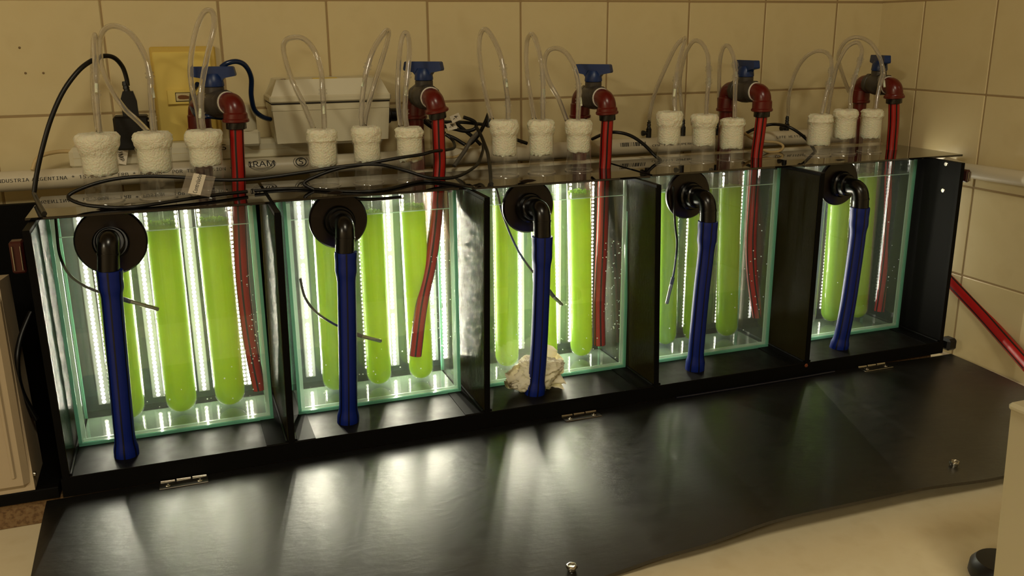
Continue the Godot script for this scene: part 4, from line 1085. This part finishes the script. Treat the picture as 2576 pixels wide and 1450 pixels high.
	cable("white_cable", "cream cable looped on the fourth lid beside the red hose", [Vector3(1.0575, 0.3258, -0.24), Vector3(1.068, 0.3168, -0.2314), Vector3(1.086, 0.3116, -0.2229), Vector3(1.1051, 0.3097, -0.2129), Vector3(1.1096, 0.3047, -0.2021), Vector3(1.0981, 0.2983, -0.1943), Vector3(1.0755, 0.2977, -0.1921), Vector3(1.0526, 0.305, -0.19)], 0.0022, M.white_cable)
	cable("air_line", "black air line arching from behind the middle red hose to the fourth lid", [Vector3(0.781, 0.327, -0.25), Vector3(0.7865, 0.338, -0.2188), Vector3(0.7965, 0.3421, -0.1975), Vector3(0.8173, 0.3369, -0.1912), Vector3(0.8385, 0.3234, -0.1875), Vector3(0.8541, 0.3073, -0.1819), Vector3(0.8598, 0.2966, -0.1663), Vector3(0.833, 0.2922, -0.1375), Vector3(0.8045, 0.2895, -0.1)], 0.0026, M.cable)
	cable("air_line", "black air line arching over the fourth lid to the rightmost tank", [Vector3(1.0645, 0.3218, -0.25), Vector3(1.09, 0.3314, -0.25), Vector3(1.1127, 0.3376, -0.2375), Vector3(1.1218, 0.3354, -0.2063), Vector3(1.1442, 0.3197, -0.195), Vector3(1.1567, 0.3028, -0.1863), Vector3(1.1494, 0.2935, -0.1675), Vector3(1.123, 0.289, -0.1413), Vector3(1.0866, 0.288, -0.11)], 0.0026, M.cable)
	cable("blue_air_line", "dark blue tube looping from the leftmost valve to the junction box", [Vector3(0.2232, 0.451, -0.19), Vector3(0.2316, 0.4563, -0.19), Vector3(0.2438, 0.458, -0.1925), Vector3(0.2547, 0.4521, -0.1987), Vector3(0.2614, 0.4362, -0.21), Vector3(0.2606, 0.4127, -0.2225), Vector3(0.2642, 0.3927, -0.235), Vector3(0.2751, 0.3816, -0.2475), Vector3(0.2867, 0.3768, -0.26)], 0.0034, M.blue_tube, "tube")
	cable("blue_tie", "dark blue tube wrapped around the leftmost valve's red riser", [Vector3(0.1935, 0.429, -0.225), Vector3(0.1865, 0.4159, -0.25), Vector3(0.1837, 0.4004, -0.225), Vector3(0.1894, 0.3897, -0.2), Vector3(0.2045, 0.3899, -0.185), Vector3(0.2214, 0.3868, -0.19)], 0.0034, M.blue_tube, "tube")
	# white tags of cable bundle
	for q in [[Vector3(0.5515, 0.37, -0.238), "white label folded round a cable in the tangle, upper one", 0.35], [Vector3(0.5474, 0.3572, -0.246), "white label folded round a cable in the tangle, lower one", 0.2]]:
		var t := thing("cable_label", q[1], "label", q[0], "white cable labels in the tangle")
		var bs := Basis(Vector3(0, 0, 1), q[2]) * Basis(Vector3.RIGHT, -0.4)
		obj(t, "label_paper", G.new().box(Vector3.ZERO, Vector3(0.015, 0.011, 0.0008), 0.0, Transform3D(bs, q[0])), M.paper)
		text(t, "print", "2A", 0.005, q[0] + Vector3(0, 0, 0.0008), Basis(Vector3(0, 0, 1), 1.2), M.ink)
	# paper tag on the looping cable
	var o: Vector3 = Vector3(0.1762, 0.314, -0.095)
	var t := thing("paper_tag", "white handwritten tag in clear film on the leftmost lid", "tag", o)
	var n := Vector3(0.0, 0.72, 0.69).normalized()
	var up: Vector3 = (Vector3(0.1839, 0.3253, -0.112) - Vector3(0.1734, 0.3026, -0.085)).normalized()
	n = (n - up * n.dot(up)).normalized()
	var right := up.cross(n)
	var bs := Basis(right, up, n)
	obj(t, "film", G.new().box(Vector3.ZERO, Vector3(0.0340, 0.0330, 0.0006), 0.0, Transform3D(bs, o + n * 0.004 + right * 0.003)), M.clear_film)
	obj(t, "paper", G.new().box(Vector3.ZERO, Vector3(0.0145, 0.0328, 0.0008), 0.0, Transform3D(bs, o + n * 0.0044 + right * 0.0015)), M.paper)
	text(t, "writing", "Controlador", 0.0045, o + n * 0.0049 + right * 0.002 + up * 0.001, bs * Basis(Vector3(0, 0, 1), PI / 2), M.ink, "Droid Sans", 0.95)
	# temperature probes
	var pr := [
		[[Vector3(0.0202, 0.2917, -0.075), Vector3(0.0191, 0.2755, -0.0775), Vector3(0.0181, 0.2466, -0.08), Vector3(0.0229, 0.2201, -0.0925), Vector3(0.0344, 0.2019, -0.105), Vector3(0.05, 0.1917, -0.105), Vector3(0.0738, 0.1805, -0.105)], Vector3(0.0789, 0.1779, -0.105), Vector3(0.1176, 0.1606, -0.105), "leftmost tank, lying across the light"],
		[[Vector3(0.2918, 0.1875, -0.09), Vector3(0.2969, 0.1593, -0.093), Vector3(0.3103, 0.1373, -0.096), Vector3(0.3296, 0.1197, -0.099), Vector3(0.3496, 0.1063, -0.102), Vector3(0.3596, 0.0996, -0.105)], Vector3(0.3627, 0.0963, -0.105), Vector3(0.3972, 0.0828, -0.105), "second tank from the left, tip on the centre tube"],
		[[Vector3(0.5518, 0.2947, -0.08), Vector3(0.5614, 0.2857, -0.085), Vector3(0.5697, 0.2557, -0.09), Vector3(0.5841, 0.2199, -0.095), Vector3(0.6024, 0.1857, -0.1), Vector3(0.6275, 0.1521, -0.105), Vector3(0.6483, 0.1283, -0.11)], Vector3(0.6508, 0.1232, -0.11), Vector3(0.6706, 0.1027, -0.11), "middle tank, slanting down behind the blue hose"],
		[[Vector3(0.8262, 0.2751, -0.07), Vector3(0.8342, 0.2209, -0.075), Vector3(0.8419, 0.1893, -0.08), Vector3(0.8466, 0.1561, -0.09), Vector3(0.8495, 0.1297, -0.1)], Vector3(0.8489, 0.1266, -0.1), Vector3(0.8403, 0.0883, -0.1), "fourth tank from the left, hanging near its left side"]]
	for q in pr:
		var pts: Array = q[0]
		var th := thing("temperature_probe", "thin metal tipped probe in the %s" % q[3], "probe", q[2], "temperature probes in the tanks")
		obj(th, "lead", G.new().tube(curve(pts, 7), 0.0017, 8), M.cable)
		var d: Vector3 = (q[2] - q[1]).normalized()
		obj(th, "sleeve", G.new().tube([pts[pts.size() - 1], q[1] + d * 0.008], 0.0030, 10), M.rubber)
		obj(th, "metal_tip", G.new().tube([q[1] + d * 0.006, q[2] - d * 0.001, q[2]], [0.0027, 0.0027, 0.0018], 12), M.probe)

func oddments() -> void:
	# crumpled tissue: folded sheets pressed into a ball, with two loose corners
	var c: Vector3 = Vector3(0.6031, 0.0162, -0.052)
	c.y = 0.024
	var fn := FastNoiseLite.new()
	fn.seed = 8
	fn.frequency = 1.0
	fn.noise_type = FastNoiseLite.TYPE_CELLULAR
	fn.cellular_return_type = FastNoiseLite.RETURN_DISTANCE2_SUB
	var fs := FastNoiseLite.new()
	fs.seed = 5
	fs.frequency = 1.0
	var t := thing("crumpled_tissue", "crumpled white tissue around the foot of the middle blue hose", "tissue", Vector3(c.x, 0.001, c.z))
	var g := G.new()
	var nu := 96
	var nv := 56
	var at := func(i: int, j: int) -> Vector3:
		var a := TAU * (i % nu) / nu
		var e := -PI / 2 + PI * j / nv
		var d := Vector3(cos(e) * cos(a), sin(e), cos(e) * sin(a))
		var f := 0.80 + 0.22 * fs.get_noise_3dv(d * 1.2) + 0.55 * (0.42 - absf(fs.get_noise_3dv(d * 1.9 + Vector3(3, 7, 1)))) + 0.20 * (0.4 - absf(fs.get_noise_3dv(d * 4.2)))
		var v := d * f * Vector3(0.037, 0.026, 0.021)
		v.x += 0.008 * sin(v.y * 120.0)
		var p := c + v
		p.y = maxf(p.y, 0.0012)
		return p
	g.smooth()
	for i in nu:
		for j in nv:
			g.quad(at.call(i, j), at.call(i, j + 1), at.call(i + 1, j + 1), at.call(i + 1, j))
	obj(t, "wad", g, M.tissue)
	for q in [[c + Vector3(0.012, 0.004, -0.006), Vector3(0.6434, 0.0477, -0.062), 0.019, "sheet_corner"], [c + Vector3(0.016, -0.010, 0.0), Vector3(0.6438, 0.0061, -0.042), 0.010, "sheet_corner"], [c + Vector3(-0.018, -0.002, 0.0), Vector3(0.558, 0.0306, -0.045), 0.014, "sheet_corner"]]:
		var a: Vector3 = q[0]
		var b: Vector3 = q[1]
		var wd: float = q[2]
		var s := G.new()
		var ax := (b - a)
		var sd := ax.cross(Vector3(0, 0, 1)).normalized()
		var cell := func(i: int, j: int) -> Vector3:
			var u := i / 12.0
			var v := j / 10.0 - 0.5
			var ww := wd * (0.35 + 1.1 * sin(minf(u * 1.25, 1.0) * PI * 0.72))
			if u > 0.8: ww *= 1.0 - (u - 0.8) * 2.4
			return a + ax * u + sd * v * 2.0 * ww + Vector3(0, 0, 0.006 * sin(v * 9.0 + u * 4.0) + 0.004 * fs.get_noise_2d(u * 4.0, v * 5.0))
		s.smooth()
		for i in 12:
			for j in 10:
				s.quad(cell.call(i, j), cell.call(i + 1, j), cell.call(i + 1, j + 1), cell.call(i, j + 1))
				var k := Vector3(0, 0, -0.0004)
				s.quad(cell.call(i, j) + k, cell.call(i, j + 1) + k, cell.call(i + 1, j + 1) + k, cell.call(i + 1, j) + k)
		obj(t, q[3], s, M.tissue)
	# white appliance casing cut off at the left edge
	var rx := -0.0335
	var p0: Vector3 = Vector3(-0.0311, 0.0029, 0.012)
	var p1: Vector3 = Vector3(-0.0335, 0.2289, -0.0754)
	var yb := -0.0100
	var ap := thing("appliance_case", "off white ribbed appliance case cut by the left edge of the picture", "appliance", Vector3(-0.14, yb, -0.05))
	var zf := 0.002
	var zb := p1.z
	var yt := p1.y
	var body := G.new()
	body.hexa([Vector3(-0.27, yb, zb), Vector3(rx, yb, zb), Vector3(rx, yb, zf - 0.006), Vector3(-0.27, yb, zf - 0.006), Vector3(-0.27, yt, zb), Vector3(rx - 0.003, yt, zb), Vector3(rx - 0.006, yt + 0.004, zf - 0.03), Vector3(-0.27, yt + 0.004, zf - 0.03)])
	body.box(Vector3((rx - 0.27) / 2 - 0.0035, (yb + yt) / 2 - 0.002, zf - 0.012), Vector3(0.27 + rx - 0.001, yt - yb - 0.012, 0.022), 0.006)
	obj(ap, "case", body, M.case)
	for q in [-0.052, -0.072]:
		obj(ap, "rib", G.new().box(Vector3(q, (yb + yt) / 2, zf), Vector3(0.004, yt - yb - 0.04, 0.0025), 0.001), M.case)
	obj(ap, "case_screw", G.new().lathe([Vector2(0.003, 0), Vector2(0.0028, 0.002), Vector2(0, 0.0024)], Vector3(rx + 0.0005, yb + 0.018, zf - 0.01), Vector3(1, 0, 0), 10), M.steel)
	# black board leaning behind it
	tag(obj(self, "black_board", G.new().box(Vector3(-0.16, 0.135, -0.228), Vector3(0.30, 0.30, 0.012), 0.001), M.black), "black board standing behind the appliance case under the pipe", "board")
	tag(obj(self, "base_board", G.new().box(Vector3(-0.16, -0.0172, -0.118), Vector3(0.302, 0.0140, 0.232), 0.001), M.black), "black board lying under the appliance case on the batten", "board")
	# clear storage box cut by the right edge
	var e0: Vector3 = Vector3(0.8437, 0.0043, 0.52)
	var e1: Vector3 = Vector3(0.8339, 0.171, 0.52)
	var bx := thing("storage_box", "translucent plastic storage box cut by the right edge of the picture", "storage box", Vector3(e0.x + 0.15, COUNTER, 0.59))
	var st := G.new()
	var y1 := e1.y
	var xb := lerpf(e0.x, e1.x, (COUNTER - e0.y) / (e1.y - e0.y))
	st.hexa([Vector3(xb, COUNTER + 0.0003, 0.52), Vector3(xb + 0.28, COUNTER + 0.0003, 0.52), Vector3(xb + 0.28, COUNTER + 0.0003, 0.655), Vector3(xb, COUNTER + 0.0003, 0.655), Vector3(e1.x, y1 - 0.004, 0.52), Vector3(e1.x + 0.28, y1 - 0.004, 0.52), Vector3(e1.x + 0.28, y1 - 0.004, 0.66), Vector3(e1.x, y1 - 0.004, 0.66)])
	obj(bx, "box_wall", st, M.frosted)
	obj(bx, "box_rim", G.new().box(Vector3(e1.x + 0.139, y1 - 0.004, 0.59), Vector3(0.284, 0.008, 0.145), 0.003), M.frosted)
	obj(bx, "molded_panel", G.new().box(Vector3(0.8765, 0.0066, 0.522) + Vector3(0.04, 0.06, 0.138), Vector3(0.07, 0.05, 0.004), 0.0015), M.frosted)
	var bc: Vector3 = Vector3(0.9127, -0.048, 0.4716)
	tag(obj(self, "rubber_puck", G.new().lathe([Vector2(0, 0), Vector2(0.028, 0), Vector2(0.030, 0.004), Vector2(0.029, 0.014), Vector2(0.024, 0.020), Vector2(0, 0.021)], Vector3(bc.x, COUNTER + 0.0002, bc.z), Vector3.UP, 32), M.rubber), "round black rubber puck half hidden by the storage box", "puck")
